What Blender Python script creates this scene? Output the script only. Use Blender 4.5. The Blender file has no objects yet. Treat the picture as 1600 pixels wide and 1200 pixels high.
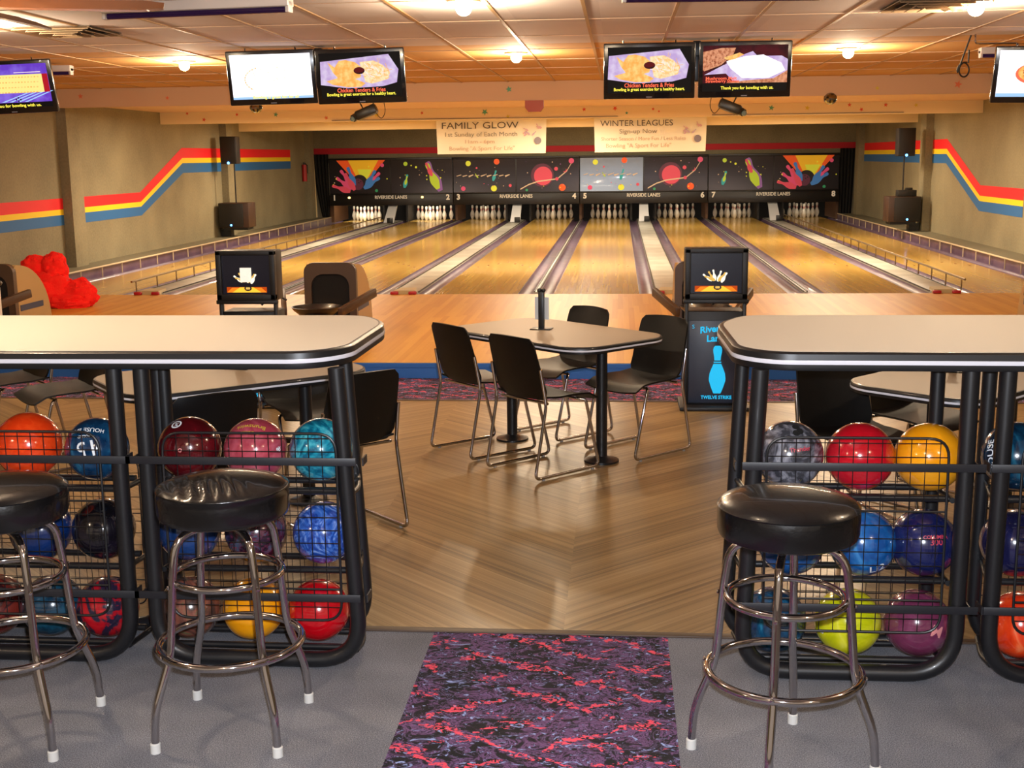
import bpy, bmesh, math, random
from mathutils import Vector, Matrix
from math import sin, cos, pi, radians

random.seed(7)
scene = bpy.context.scene
COL = scene.collection

# ------------------------------------------------------------------ camera
CAM = Vector((1.041, -15.277, 1.816))
YAW, PITCH, ROLL = .0881, .1823, .0117
fw = Vector((-sin(YAW)*cos(PITCH), cos(YAW)*cos(PITCH), -sin(PITCH)))
rt = Vector((cos(YAW), sin(YAW), 0))
up = rt.cross(fw)
rt2 = rt*cos(ROLL) - up*sin(ROLL)
up2 = rt*sin(ROLL) + up*cos(ROLL)
cd = bpy.data.cameras.new('camera'); cam = bpy.data.objects.new('camera', cd); COL.objects.link(cam)
cd.sensor_width = 36; cd.lens = 36*1927.6/1600; cd.clip_end = 100
m = Matrix((rt2, up2, -fw)).transposed().to_4x4(); m.translation = CAM
cam.matrix_world = m
scene.camera = cam

# ------------------------------------------------------------------ world, lights, exposure
w = bpy.data.worlds.new('world'); scene.world = w; w.use_nodes = True
w.node_tree.nodes['Background'].inputs[0].default_value = (1.0, .78, .58, 1)
w.node_tree.nodes['Background'].inputs[1].default_value = 0.45
scene.view_settings.view_transform = 'Standard'
scene.view_settings.look = 'None'
scene.view_settings.exposure = 0.0
scene.view_settings.gamma = 1.0

def light(name, kind, loc, energy, color, size=.1, rot=(0, 0, 0), size_y=None, spot=None, blend=.5):
    d = bpy.data.lights.new(name, kind); d.energy = energy; d.color = color
    if kind == 'AREA':
        d.size = size
        if size_y: d.shape = 'RECTANGLE'; d.size_y = size_y
    elif kind == 'SPOT':
        d.spot_size = spot; d.spot_blend = blend; d.shadow_soft_size = size
    else:
        d.shadow_soft_size = size
    o = bpy.data.objects.new(name, d); COL.objects.link(o); o.location = loc; o.rotation_euler = rot
    return o
WARM = (1.0, .78, .53)
CEIL = 2.78
LAMPS = [(-3.25, -3.05), (.06, -3.3), (3.17, -3.1), (-3.42, -6.75), (.06, -7.3), (3.36, -6.65),
         (-1.7, -10.8), (.5, -11.8), (3.4, -10.8), (-3.4, -14.6), (.1, -14.9), (3.4, -14.6)]  # last six are out of view, added to fill the near area
for i, (x, y) in enumerate(LAMPS):
    light('bulb_and_fill_light', 'POINT', (x, y, CEIL-.13), 95 if i < 6 else (85, 12, 35, 60, 60, 60)[i-6], WARM, .05)
# unseen fill lights added over the lanes behind the bulkhead and fascias, tubes in the pin decks
for x in (-4.5, 0, 4.5):
    light('lane_fill_light', 'AREA', (x, 4.0, 2.55), 200, (1, .82, .58), 1.6, size_y=.3)
    light('lane_fill_light', 'AREA', (x, 9.4, 2.55), 170, (1, .82, .58), 1.6, size_y=.3)
light('lane_fill_light', 'AREA', (0, 14.5, 2.6), 240, (1, .82, .58), 8, size_y=.3)
# the camera's own flash, just above the lens
light('camera_flash', 'SPOT', CAM + up2*.07 + rt2*.03, 720, (.86, .91, 1.0), .02, cam.rotation_euler, spot=radians(75), blend=.6)
bpy.data.objects['camera_flash'].matrix_world = Matrix.Translation(CAM + up2*.07 + rt2*.03 + fw*.05) @ m.to_3x3().to_4x4()

# ------------------------------------------------------------------ materials
def s2l(c):
    if isinstance(c, str):
        c = [int(c[i:i+2], 16)/255 for i in (0, 2, 4)]
    return tuple((v/12.92 if v <= .04045 else ((v+.055)/1.055)**2.4) for v in c) + (1,)
MATS = {}
def mat(name, color, rough=.5, metal=0, coat=0, emit=None, estr=1, spec=.5, bump=0, bscale=60, var=None, vscale=4, vdist=0, vpos=(.4, .6), stretch=(1, 1, 1)):
    if name in MATS: return MATS[name]
    M = bpy.data.materials.new(name); M.use_nodes = True; nt = M.node_tree; b = nt.nodes['Principled BSDF']
    b.inputs['Base Color'].default_value = s2l(color); b.inputs['Roughness'].default_value = rough
    b.inputs['Metallic'].default_value = metal; b.inputs['Specular IOR Level'].default_value = spec
    b.inputs['Coat Weight'].default_value = coat; b.inputs['Coat Roughness'].default_value = .04
    if emit:
        b.inputs['Emission Color'].default_value = s2l(emit); b.inputs['Emission Strength'].default_value = estr
    if var or bump:
        tc = nt.nodes.new('ShaderNodeTexCoord'); mp = nt.nodes.new('ShaderNodeMapping'); nt.links.new(tc.outputs['Object'], mp.inputs[0])
        mp.inputs['Scale'].default_value = stretch
    if var:
        n = nt.nodes.new('ShaderNodeTexNoise'); n.inputs['Scale'].default_value = vscale; n.inputs['Detail'].default_value = 5; n.inputs['Distortion'].default_value = vdist
        nt.links.new(mp.outputs[0], n.inputs[0])
        r = nt.nodes.new('ShaderNodeValToRGB'); nt.links.new(n.outputs[0], r.inputs[0])
        r.color_ramp.elements[0].position = vpos[0]; r.color_ramp.elements[0].color = s2l(color)
        r.color_ramp.elements[1].position = vpos[1]; r.color_ramp.elements[1].color = s2l(var[0])
        for k, cc in enumerate(var[1:]):
            e = r.color_ramp.elements.new(min(.99, vpos[1]+.12*(k+1))); e.color = s2l(cc)
        nt.links.new(r.outputs[0], b.inputs['Base Color'])
    if bump:
        n2 = nt.nodes.new('ShaderNodeTexNoise'); n2.inputs['Scale'].default_value = bscale; n2.inputs['Detail'].default_value = 4
        nt.links.new(mp.outputs[0], n2.inputs[0])
        bp = nt.nodes.new('ShaderNodeBump'); bp.inputs['Strength'].default_value = bump; bp.inputs['Distance'].default_value = .01
        nt.links.new(n2.outputs[0], bp.inputs['Height']); nt.links.new(bp.outputs[0], b.inputs['Normal'])
    MATS[name] = M
    return M
class G:
    """small node-graph helper"""
    def __init__(s, name, rough=.5, coat=0):
        s.M = bpy.data.materials.new(name); s.M.use_nodes = True; s.nt = s.M.node_tree; s.b = s.nt.nodes['Principled BSDF']
        s.b.inputs['Roughness'].default_value = rough; s.b.inputs['Coat Weight'].default_value = coat; s.b.inputs['Coat Roughness'].default_value = .05
        tc = s.nt.nodes.new('ShaderNodeTexCoord'); s.obj = tc.outputs['Object']; MATS[name] = s.M
    def link(s, a, i):
        if isinstance(a, (int, float)): i.default_value = a
        elif isinstance(a, tuple): i.default_value = a
        else: s.nt.links.new(a, i)
    def math(s, op, a, b=0.0, c=0.0):
        n = s.nt.nodes.new('ShaderNodeMath'); n.operation = op
        s.link(a, n.inputs[0]); s.link(b, n.inputs[1]); s.link(c, n.inputs[2]); return n.outputs[0]
    def xyz(s, v=None):
        n = s.nt.nodes.new('ShaderNodeSeparateXYZ'); s.nt.links.new(v or s.obj, n.inputs[0]); return n.outputs
    def comb(s, x, y, z=0.0):
        n = s.nt.nodes.new('ShaderNodeCombineXYZ'); s.link(x, n.inputs[0]); s.link(y, n.inputs[1]); s.link(z, n.inputs[2]); return n.outputs[0]
    def noise(s, v, scale, detail=4, dist=0, rough=.5):
        n = s.nt.nodes.new('ShaderNodeTexNoise'); s.nt.links.new(v, n.inputs[0]); n.inputs['Scale'].default_value = scale
        n.inputs['Detail'].default_value = detail; n.inputs['Distortion'].default_value = dist; n.inputs['Roughness'].default_value = rough; return n.outputs[0]
    def white(s, v):
        n = s.nt.nodes.new('ShaderNodeTexWhiteNoise'); n.noise_dimensions = '2D'; s.nt.links.new(v, n.inputs[0]); return n.outputs[0]
    def ramp(s, f, stops):
        r = s.nt.nodes.new('ShaderNodeValToRGB'); s.nt.links.new(f, r.inputs[0]); e = r.color_ramp.elements
        while len(e) < len(stops): e.new(.5)
        for k, (p, c) in enumerate(stops): e[k].position = p; e[k].color = s2l(c)
        return r.outputs[0]
    def mix(s, f, a, b):
        n = s.nt.nodes.new('ShaderNodeMix'); n.data_type = 'RGBA'; s.link(f, n.inputs[0])
        s.link(a if not isinstance(a, str) else s2l(a), n.inputs[6]); s.link(b if not isinstance(b, str) else s2l(b), n.inputs[7]); return n.outputs[2]
    def color(s, c): s.nt.links.new(c, s.b.inputs['Base Color'])
    def bump(s, h, st=.3, d=.01):
        bp = s.nt.nodes.new('ShaderNodeBump'); bp.inputs['Strength'].default_value = st; bp.inputs['Distance'].default_value = d
        s.nt.links.new(h, bp.inputs['Height']); s.nt.links.new(bp.outputs[0], s.b.inputs['Normal'])

# chevron wood-look floor
g = G('chevron_wood', .32)
X, Y, Z = g.xyz()
xx = g.math('SUBTRACT', X, .83)
a = g.math('PINGPONG', xx, 1.0)
col_i = g.math('FLOOR', xx)
u = g.math('SUBTRACT', Y, g.math('MULTIPLY', a, .98))
pl = g.math('FLOOR', g.math('DIVIDE', u, .165))
fr = g.math('FRACT', g.math('DIVIDE', u, .165))
rnd = g.white(g.comb(pl, col_i))
sgn = g.math('SUBTRACT', g.math('MULTIPLY', g.math('MODULO', g.math('ADD', g.math('FLOOR', xx), 20), 2), 2), 1)
along = g.math('ADD', X, g.math('MULTIPLY', Y, sgn))
grain = g.noise(g.comb(g.math('MULTIPLY', along, 1.6), g.math('MULTIPLY', u, 34), g.math('MULTIPLY', rnd, 9)), 1.0, 6, .8, .6)
c = g.ramp(g.math('ADD', g.math('MULTIPLY', grain, .95), g.math('MULTIPLY', rnd, .14)), [(.30, '5d4930'), (.48, '836a45'), (.60, '967b52'), (.78, 'aa9068')])
edge = g.math('LESS_THAN', fr, .022)
g.color(g.mix(g.math('MULTIPLY', edge, .55), c, '4a3018'))
g.bump(grain, .05)
# grey carpet
g = G('grey_carpet', .95)
n = g.noise(g.obj, 260, 3); n2 = g.noise(g.obj, 3, 2)
c = g.ramp(g.math('ADD', g.math('MULTIPLY', n, .8), g.math('MULTIPLY', n2, .2)), [(.33, '4a4b52'), (.5, '73747b'), (.66, '9a9ba2')])
g.color(c); g.bump(n, .5, .004)
# patterned swirl carpet
def swirl(name, k=1.0):
    g = G(name, .95)
    X, Y, Z = g.xyz()
    v = g.comb(g.math('MULTIPLY', X, 1.0), g.math('MULTIPLY', Y, 1.35), 0)
    base = g.noise(v, 7.5*k, 9, 2.2, .66)
    c = g.ramp(base, [(.36, '0d0b10'), (.44, '17101c'), (.475, '55395f'), (.52, '765383'), (.545, '241730'), (.57, '1a1222'), (.60, '7c5c90'), (.68, '140f18')])
    big = g.noise(v, 5.5*k, 5, 1.2, .6)
    c = g.mix(g.math('GREATER_THAN', big, .53), c, g.ramp(base, [(.40, '0c0a0e'), (.50, '1c1522'), (.53, '6f5a86'), (.55, '15101a'), (.62, '0c0a0e')]))
    lav = g.noise(v, 13*k, 6, 3.4, .6)
    c = g.mix(g.math('GREATER_THAN', lav, .60), c, g.ramp(lav, [(.60, '55608e'), (.66, '9db0e4')]))
    wob = g.math('MULTIPLY', g.noise(v, 9*k, 5, .8, .65), 1.1)
    def streak(sg):
        f = g.math('FRACT', g.math('ADD', g.math('ADD', g.math('MULTIPLY', Y, 4.6*k), g.math('MULTIPLY', X, 2.7*k*sg)), wob))
        return g.math('ABSOLUTE', g.math('SUBTRACT', f, .5))
    brk = g.noise(v, 5.2*k, 3, .6)
    p1 = g.math('MULTIPLY', g.math('LESS_THAN', streak(1), .075), g.math('GREATER_THAN', brk, .50))
    p2 = g.math('MULTIPLY', g.math('LESS_THAN', streak(-1), .075), g.math('LESS_THAN', brk, .49))
    pk = g.math('MULTIPLY', g.math('MAXIMUM', p1, p2), g.math('GREATER_THAN', g.noise(v, 26*k, 4, 2.0), .49))
    c = g.mix(pk, c, 'ee5068')
    nn = g.noise(g.obj, 300, 2)
    g.color(c); g.bump(nn, .4, .004)
    return g.M
swirl('swirl_carpet'); 
# maple boards (approach and lanes)
def boards(name, stops, rough, bw=.027, coat=.6):
    g = G(name, rough, coat)
    X, Y, Z = g.xyz()
    bi = g.math('FLOOR', g.math('DIVIDE', X, bw))
    seg = g.math('FLOOR', g.math('DIVIDE', g.math('ADD', Y, g.math('MULTIPLY', g.white(g.comb(bi, 3.0)), 3)), 1.8))
    r = g.white(g.comb(bi, seg))
    n = g.noise(g.comb(g.math('MULTIPLY', X, 40), g.math('MULTIPLY', Y, 1.2), r), 1.0, 5, .5)
    f = g.math('ADD', g.math('MULTIPLY', r, .5), g.math('MULTIPLY', n, .5))
    g.color(g.ramp(f, stops)); return g.M
boards('approach_maple', [(.25, 'c98b34'), (.55, 'd39a3e'), (.8, 'dba648')], .42, .06, 0)
boards('lane_maple', [(.25, 'bd9546'), (.5, 'c69f50'), (.8, 'cfab5a')], .16, .027, 0)
# block wall paint
g = G('olive_wall', .8)
X, Y, Z = g.xyz()
n = g.noise(g.obj, 1.3, 4); nf = g.noise(g.obj, 30, 3)
c = g.ramp(g.math('ADD', g.math('MULTIPLY', n, .6), g.math('MULTIPLY', nf, .4)), [(.35, '7c735a'), (.65, '93896c')])
g.color(c); g.bump(nf, .15)
# ceiling tiles: two coloured zones
def tiles(name, c1, c2, stain):
    g = G(name, .85)
    X, Y, Z = g.xyz()
    tx = g.math('DIVIDE', g.math('ADD', X, 6.0-.19), .61); ty = g.math('DIVIDE', g.math('ADD', Y, 30.0-.9), 1.22)
    r = g.white(g.comb(g.math('FLOOR', tx), g.math('FLOOR', ty)))
    n = g.noise(g.obj, 2.2, 4); nf = g.noise(g.obj, 120, 2)
    f = g.math('ADD', g.math('MULTIPLY', r, .55), g.math('MULTIPLY', n, .45))
    c = g.ramp(f, [(.25, c1), (.7, c2), (.95, stain)])
    g.color(c); g.bump(nf, .2, .004); return g.M
tiles('pale_ceiling_tile', 'cabdba', 'd6cac6', 'c2b2a8')
tiles('tan_ceiling_tile', 'c2924f', 'cf9f5b', 'b98742')

BLACK = mat('black_powder_coat', '151518', .38, coat=.15)
BLACKP = mat('black_plastic_shell', '0b0908', .46, spec=.35, coat=.0, bump=.08, bscale=220)
VINYL = mat('black_vinyl', '09090b', .27, coat=.4, bump=.10, bscale=60)
CHROME = mat('chrome', 'c4c0c2', .07, 1)
RUBW = mat('white_rubber_tip', 'c9c8c4', .5)
LAM = mat('almond_laminate', 'e0d6c6', .62, bump=.02, bscale=200)
LAMG = mat('grey_laminate', '94836f', .5)
WHTE = mat('pale_edge_strip', 'dcdce6', .25, coat=.4)
DARKTRIM = mat('dark_brown_trim', '4a3626', .5)
WHITE = mat('white_plastic', 'd8d4cc', .4)
CREAM = mat('cream_paint', 'e8cf9c', .7)
PEACH = mat('peach_paint', 'cfa983', .75)

# ------------------------------------------------------------------ mesh builder
class MB:
    def __init__(s): s.bm = bmesh.new(); s.mi = 0; s.mats = []
    def use(s, m):
        if m not in s.mats: s.mats.append(m)
        s.mi = s.mats.index(m); return s
    def _f(s, vs):
        try:
            f = s.bm.faces.new(vs); f.material_index = s.mi; f.smooth = True; return f
        except ValueError: return None
    def box(s, c, d, rz=0, bev=0, rx=0, ry=0):
        R = Matrix.Rotation(rz, 3, 'Z') @ Matrix.Rotation(ry, 3, 'Y') @ Matrix.Rotation(rx, 3, 'X'); c = Vector(c)
        n0 = len(s.bm.verts)
        vs = [s.bm.verts.new(c + R @ Vector((sx*d[0]/2, sy*d[1]/2, sz*d[2]/2))) for sx in (-1, 1) for sy in (-1, 1) for sz in (-1, 1)]
        fs = [s._f([vs[i] for i in q]) for q in ((0, 1, 3, 2), (4, 6, 7, 5), (0, 4, 5, 1), (2, 3, 7, 6), (0, 2, 6, 4), (1, 5, 7, 3))]
        if bev:
            es = list({e for f in fs for e in f.edges})
            r = bmesh.ops.bevel(s.bm, geom=es, offset=bev, segments=2, affect='EDGES', profile=.5)
            for f in r['faces']: f.smooth = True; f.material_index = s.mi
        return s
    def tube(s, pts, r, n=12, closed=False, cap=True):
        pts = [Vector(p) for p in pts]
        rr = r if isinstance(r, (list, tuple)) else [r]*len(pts)
        N = len(pts); rings = []; prev = None
        for i, p in enumerate(pts):
            if closed: t = (pts[(i+1) % N]-pts[i-1]).normalized()
            else: t = (pts[min(i+1, N-1)]-pts[max(i-1, 0)]).normalized()
            if prev is None:
                a = Vector((0, 0, 1)) if abs(t.z) < .9 else Vector((1, 0, 0))
                nrm = t.cross(a).normalized()
            else:
                nrm = (prev - t*prev.dot(t)).normalized()
            prev = nrm; bn = t.cross(nrm)
            rings.append([s.bm.verts.new(p + (nrm*cos(2*pi*k/n) + bn*sin(2*pi*k/n))*rr[i]) for k in range(n)])
        for i in range(N if closed else N-1):
            A, B = rings[i], rings[(i+1) % N]
            off = 0
            if closed and i == N-1:
                off = min(range(n), key=lambda o: (A[0].co-B[o].co).length)
            for k in range(n):
                s._f([A[k], A[(k+1) % n], B[(k+1+off) % n], B[(k+off) % n]])
        if cap and not closed:
            s._f(rings[0][::-1]); s._f(rings[-1])
        return s
    def cyl(s, a, b, r, n=16, r2=None):
        return s.tube([a, b], [r, r if r2 is None else r2], n)
    def lathe(s, prof, c=(0, 0, 0), n=24, rot=None):
        c = Vector(c); rings = []
        for r, z in prof:
            if r < 1e-5: rings.append([s.bm.verts.new(c + ((rot @ Vector((0, 0, z))) if rot else Vector((0, 0, z))))])
            else:
                rg = []
                for k in range(n):
                    v = Vector((r*cos(2*pi*k/n), r*sin(2*pi*k/n), z))
                    rg.append(s.bm.verts.new(c + ((rot @ v) if rot else v)))
                rings.append(rg)
        for A, B in zip(rings, rings[1:]):
            for k in range(n):
                k2 = (k+1) % n
                if len(A) == 1 and len(B) == 1: continue
                if len(A) == 1: s._f([A[0], B[k2], B[k]][::-1])
                elif len(B) == 1: s._f([A[k], A[k2], B[0]])
                else: s._f([A[k], A[k2], B[k2], B[k]])
        if len(rings[0]) > 1: s._f(rings[0][::-1])
        if len(rings[-1]) > 1: s._f(rings[-1])
        return s
    def prism(s, out, z0, z1, fn=None):
        """outline (x,y) extruded z0..z1; fn maps local (x,y,z) to world"""
        fn = fn or (lambda x, y, z: (x, y, z))
        lo = [s.bm.verts.new(fn(x, y, z0)) for x, y in out]; hi = [s.bm.verts.new(fn(x, y, z1)) for x, y in out]
        n = len(out)
        s._f(lo[::-1]); s._f(hi)
        for k in range(n): s._f([lo[k], lo[(k+1) % n], hi[(k+1) % n], hi[k]])
        return s
    def layers(s, outs):
        """stack of same-length 3d loops joined, ends capped"""
        R = [[s.bm.verts.new(p) for p in o] for o in outs]; n = len(R[0])
        for A, B in zip(R, R[1:]):
            for k in range(n): s._f([A[k], A[(k+1) % n], B[(k+1) % n], B[k]])
        s._f(R[0][::-1]); s._f(R[-1]); return s
    def sheet(s, P, th):
        """grid of points P[i][j] thickened"""
        I, J = len(P), len(P[0]); P = [[Vector(p) for p in r] for r in P]
        N = [[None]*J for _ in range(I)]
        for i in range(I):
            for j in range(J):
                a = P[min(i+1, I-1)][j]-P[max(i-1, 0)][j]; b = P[i][min(j+1, J-1)]-P[i][max(j-1, 0)]
                N[i][j] = a.cross(b).normalized()
        A = [[s.bm.verts.new(P[i][j]+N[i][j]*th/2) for j in range(J)] for i in range(I)]
        B = [[s.bm.verts.new(P[i][j]-N[i][j]*th/2) for j in range(J)] for i in range(I)]
        for i in range(I-1):
            for j in range(J-1):
                s._f([A[i][j], A[i+1][j], A[i+1][j+1], A[i][j+1]]); s._f([B[i][j], B[i][j+1], B[i+1][j+1], B[i+1][j]])
        for i in range(I-1):
            s._f([A[i][0], B[i][0], B[i+1][0], A[i+1][0]]); s._f([A[i][-1], A[i+1][-1], B[i+1][-1], B[i][-1]])
        for j in range(J-1):
            s._f([A[0][j], A[0][j+1], B[0][j+1], B[0][j]]); s._f([A[-1][j], B[-1][j], B[-1][j+1], A[-1][j+1]])
        return s
    def sphere(s, c, r, n=32, m=20, sc=(1, 1, 1), fn=None):
        c = Vector(c); rings = []
        for i in range(m+1):
            th = pi*i/m
            if i in (0, m): q = [Vector((0, 0, cos(th)))]
            else: q = [Vector((sin(th)*cos(2*pi*k/n), sin(th)*sin(2*pi*k/n), cos(th))) for k in range(n)]
            rings.append([s.bm.verts.new(c + Vector([v[a]*sc[a]*r*(fn(v) if fn else 1) for a in range(3)])) for v in q])
        for A, B in zip(rings, rings[1:]):
            for k in range(n):
                k2 = (k+1) % n
                if len(A) == 1: s._f([A[0], B[k], B[k2]])
                elif len(B) == 1: s._f([A[k], B[0], A[k2]])
                else: s._f([A[k], B[k], B[k2], A[k2]])
        return s
    def build(s, name, mats=None, parent=None, loc=None, smooth=40):
        me = bpy.data.meshes.new(name)
        bmesh.ops.recalc_face_normals(s.bm, faces=s.bm.faces)
        s.bm.to_mesh(me); s.bm.free()
        if mats is None: mats = s.mats
        if not isinstance(mats, (list, tuple)): mats = [mats]
        for q in mats: me.materials.append(q)
        try: me.set_sharp_from_angle(angle=radians(smooth))
        except Exception: pass
        o = bpy.data.objects.new(name, me); COL.objects.link(o)
        if parent: o.parent = parent
        if loc: o.location = loc
        return o

def tag(o, label=None, cat=None, group=None, kind=None):
    if label: o['label'] = label
    if cat: o['category'] = cat
    if group: o['group'] = group
    if kind: o['kind'] = kind
    return o
def empty(name, loc, rz=0, label=None, cat=None, group=None, rot=None):
    o = bpy.data.objects.new(name, None); COL.objects.link(o); o.location = loc; o.rotation_euler = rot or (0, 0, rz); o.empty_display_size = .1
    return tag(o, label, cat, group)
def struct(mb, name, mats=None, parent=None):
    o = mb.build(name, mats, parent)
    if not parent: o['kind'] = 'structure'
    return o
def copy_tree(o, parent=None):
    c = o.copy(); COL.objects.link(c)
    if parent: c.parent = parent
    for ch in list(o.children): copy_tree(ch, c)
    return c
def fillet(pts, r, n=5, closed=False):
    pts = [Vector(p) for p in pts]; out = []; N = len(pts)
    for i, p in enumerate(pts):
        if not closed and i in (0, N-1): out.append(p); continue
        a = pts[i-1]; b = pts[(i+1) % N]; da = (a-p); db = (b-p)
        rr = r[i] if isinstance(r, (list, tuple)) else r
        d = min(rr, da.length*.49, db.length*.49)
        A = p+da.normalized()*d; B = p+db.normalized()*d
        for k in range(n+1):
            t = k/n; out.append(A*(1-t)**2 + p*2*t*(1-t) + B*t*t)
    return out
def rrect(w, h, r, n=5, cx=0, cy=0):
    o = []
    for sx, sy, a0 in ((1, 1, 0), (-1, 1, 90), (-1, -1, 180), (1, -1, 270)):
        for k in range(n+1):
            a = radians(a0+90*k/n); o.append((cx+sx*(w/2-r)+r*cos(a), cy+sy*(h/2-r)+r*sin(a)))
    return o
def circ(r, n=20, cx=0, cy=0, sx=1, sy=1): return [(cx+r*sx*cos(2*pi*k/n), cy+r*sy*sin(2*pi*k/n)) for k in range(n)]
def text_mesh(txt, size, align='CENTER', extrude=0, bold=0, spacing=1.0, shear=0, width=None):
    cu = bpy.data.curves.new('t', 'FONT'); cu.body = txt; cu.size = size; cu.align_x = align; cu.align_y = 'CENTER'; cu.extrude = extrude; cu.offset = bold
    cu.space_character = spacing; cu.shear = shear; cu.resolution_u = 3
    o = bpy.data.objects.new('t', cu); COL.objects.link(o)
    bpy.context.view_layer.update()
    dg = bpy.context.evaluated_depsgraph_get(); me = bpy.data.meshes.new_from_object(o.evaluated_get(dg)); 
    bpy.data.objects.remove(o); bpy.data.curves.remove(cu)
    if width:
        xs = [v.co.x for v in me.vertices]; k = width/(max(xs)-min(xs)) if xs else 1
        for v in me.vertices: v.co.x *= k
    return me
def text(name, txt, size, material, parent, mapping, **kw):
    """text as a mesh; mapping takes (x,y,z) of the flat text to parent space"""
    fine = name == 'printed_mark'
    me = text_mesh(txt, size, **kw); me.name = name
    if fine:
        bq = bmesh.new(); bq.from_mesh(me); bmesh.ops.triangulate(bq, faces=bq.faces); bmesh.ops.subdivide_edges(bq, edges=[e for e in bq.edges if e.calc_length() > .008], cuts=5, use_grid_fill=True); bmesh.ops.triangulate(bq, faces=bq.faces); bq.to_mesh(me); bq.free()
    for v in me.vertices: v.co = Vector(mapping(v.co.x, v.co.y, v.co.z))
    me.materials.clear(); me.materials.append(material)
    o = bpy.data.objects.new(name, me); COL.objects.link(o); o.parent = parent
    return o
def emis(name, c, k=1.0): return mat(name, '000000', .6, emit=c, estr=k, spec=.2)

# ================================================================== THE SETTING
LZ = .13                      # lane level above the seating floor
XW = 7.1
mb = MB(); mb.box((0, -8.3, -.05), (14.4, 5.0, .1)); floor = struct(mb, 'floor', MATS['chevron_wood'])
# floor zones lie in the same floor: wood -10.75..-6.15, carpets before and after
for o in (floor,): bpy.data.meshes.remove(o.data)
mb = MB(); mb.box((0, (-10.74-6.16)/2, -.05), (14.2, 10.74-6.16, .1)); floor = struct(mb, 'floor', MATS['chevron_wood'])
mb = MB(); mb.box((-3.385, (-10.78-17)/2, -.05), (7.43, 6.22, .1)); mb.box((4.165, (-10.78-17)/2, -.05), (5.87, 6.22, .1))
struct(mb, 'grey_carpet', MATS['grey_carpet'], floor)
mb = MB(); mb.box((.78, (-10.78-17)/2, -.049), (.90, 6.22, .1)); struct(mb, 'swirl_carpet_runner', MATS['swirl_carpet'], floor)
mb = MB(); mb.box((0, (-6.16-5.21)/2, -.05), (14.2, .95, .1)); struct(mb, 'swirl_carpet_strip', MATS['swirl_carpet'], floor)
mb = MB(); mb.box((0, -10.76, .002), (14.2, .04, .01), bev=.003); mb.box((0, -6.16, .001), (14.2, .03, .006)); struct(mb, 'trim_1', DARKTRIM)
# approach
mb = MB(); mb.box((0, -2.6, LZ-.06), (14.2, 5.2, .12)); ap = struct(mb, 'approach_floor', MATS['approach_maple'])
mb = MB(); mb.box((0, -5.21, LZ/2-.004), (14.2, .02, LZ-.01)); mb.box((0, -5.2, LZ-.02), (14.2, .05, .034)); struct(mb, 'blue_riser', mat('blue_riser_paint', '2460ae', .55), ap)
# side walls
OL = MATS['olive_wall']
wl = struct(MB().box((-XW-.1, 1.0, 1.5), (.2, 38, 3.2)), 'wall_left', OL)
wr = struct(MB().box((XW+.1, 1.0, 1.5), (.2, 38, 3.2)), 'wall_right', OL)
struct(MB().box((0, 17.63, 2.35), (14.2, .2, 1.3)), 'wall_back', OL)
struct(MB().box((0, 20.0, 1.4), (14.2, .1, 2.8)), 'wall_far', mat('pit_black', '0a0a0b', .9))
# pilasters on the walls
for sx, par in ((-1, wl), (1, wr)):
    for y0 in (2.35, 9.75, 16.6):
        MB().box((sx*(XW-.07), y0+.22, 1.4), (.15, .42, 2.8)).build('pilaster', OL, par)
# painted stripe: red over yellow over blue, in one folded band on each wall
RED = mat('stripe_red', 'e8101c', .6); YEL = mat('stripe_yellow', 'f4d012', .6); BLU = mat('stripe_blue', '2265a6', .6)
def stripe(par, x, nodes, name):
    """nodes: y, (z of the four edges)"""
    for k, (nm, mt) in enumerate((('red', RED), ('yellow', YEL), ('blue', BLU))):
        mb = MB()
        for (ya, za), (yb, zb) in zip(nodes, nodes[1:]):
            q = [(x, ya, za[k]), (x, yb, zb[k]), (x, yb, zb[k+1]), (x, ya, za[k+1])]
            vs = [mb.bm.verts.new(p) for p in q]; vs2 = [mb.bm.verts.new((p[0]-.002*(1 if x > 0 else -1)*-1, p[1], p[2])) for p in q]
            mb._f(vs); mb._f(vs2[::-1])
            for i in range(4): mb._f([vs[i], vs[(i+1) % 4], vs2[(i+1) % 4], vs2[i]])
        mb.build('painted_%s_stripe' % nm, mt, par)
hi = (2.045, 1.86, 1.765, 1.585); lo = (1.29, 1.13, 1.05, .90)
stripe(wl, -XW+.004, [(-6, lo), (2.36, lo)], 'l'); stripe(wl, -XW+.004, [(2.98, lo), (5.35, lo), (7.5, hi), (9.76, hi)], 'l'); stripe(wl, -XW+.004, [(10.18, hi), (15.2, hi)], 'l')
hi = (2.045, 1.865, 1.77, 1.60); lo = (1.25, 1.075, .985, .82)
stripe(wr, XW-.004, [(16.6, hi), (10.18, hi)], 'r'); stripe(wr, XW-.004, [(9.76, hi), (8.7, hi), (6.4, lo), (4.1, lo)], 'r')
# ceiling: near pale zone, farther tan zone, both with the same T-bar grid
ce = struct(MB().box((0, (-17-4.2)/2, CEIL+.05), (14.4, 12.8, .1)), 'ceiling', MATS['pale_ceiling_tile'])
struct(MB().box((0, (-4.2+1.2)/2, CEIL+.05), (14.4, 5.4, .1)), 'tan_tile_zone', MATS['tan_ceiling_tile'], ce)
gm = mat('grid_tan', 'a98458', .55); mb = MB()
x = .19-.61*12
while x < 7.1:
    mb.box((x, (-17+1.2)/2, CEIL-.003), (.024, 18.2, .008)); x += .61
mb.build('ceiling_grid_runner', gm, ce)
mb = MB(); y = 1.2-1.22
gm2 = mat('grid_pale', 'c4a68a', .55)
while y > -17: mb.box((0, y, CEIL-.002), (14.2, .014, .005)); y -= 1.22
mb.build('ceiling_grid_cross', gm2, ce)
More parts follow.
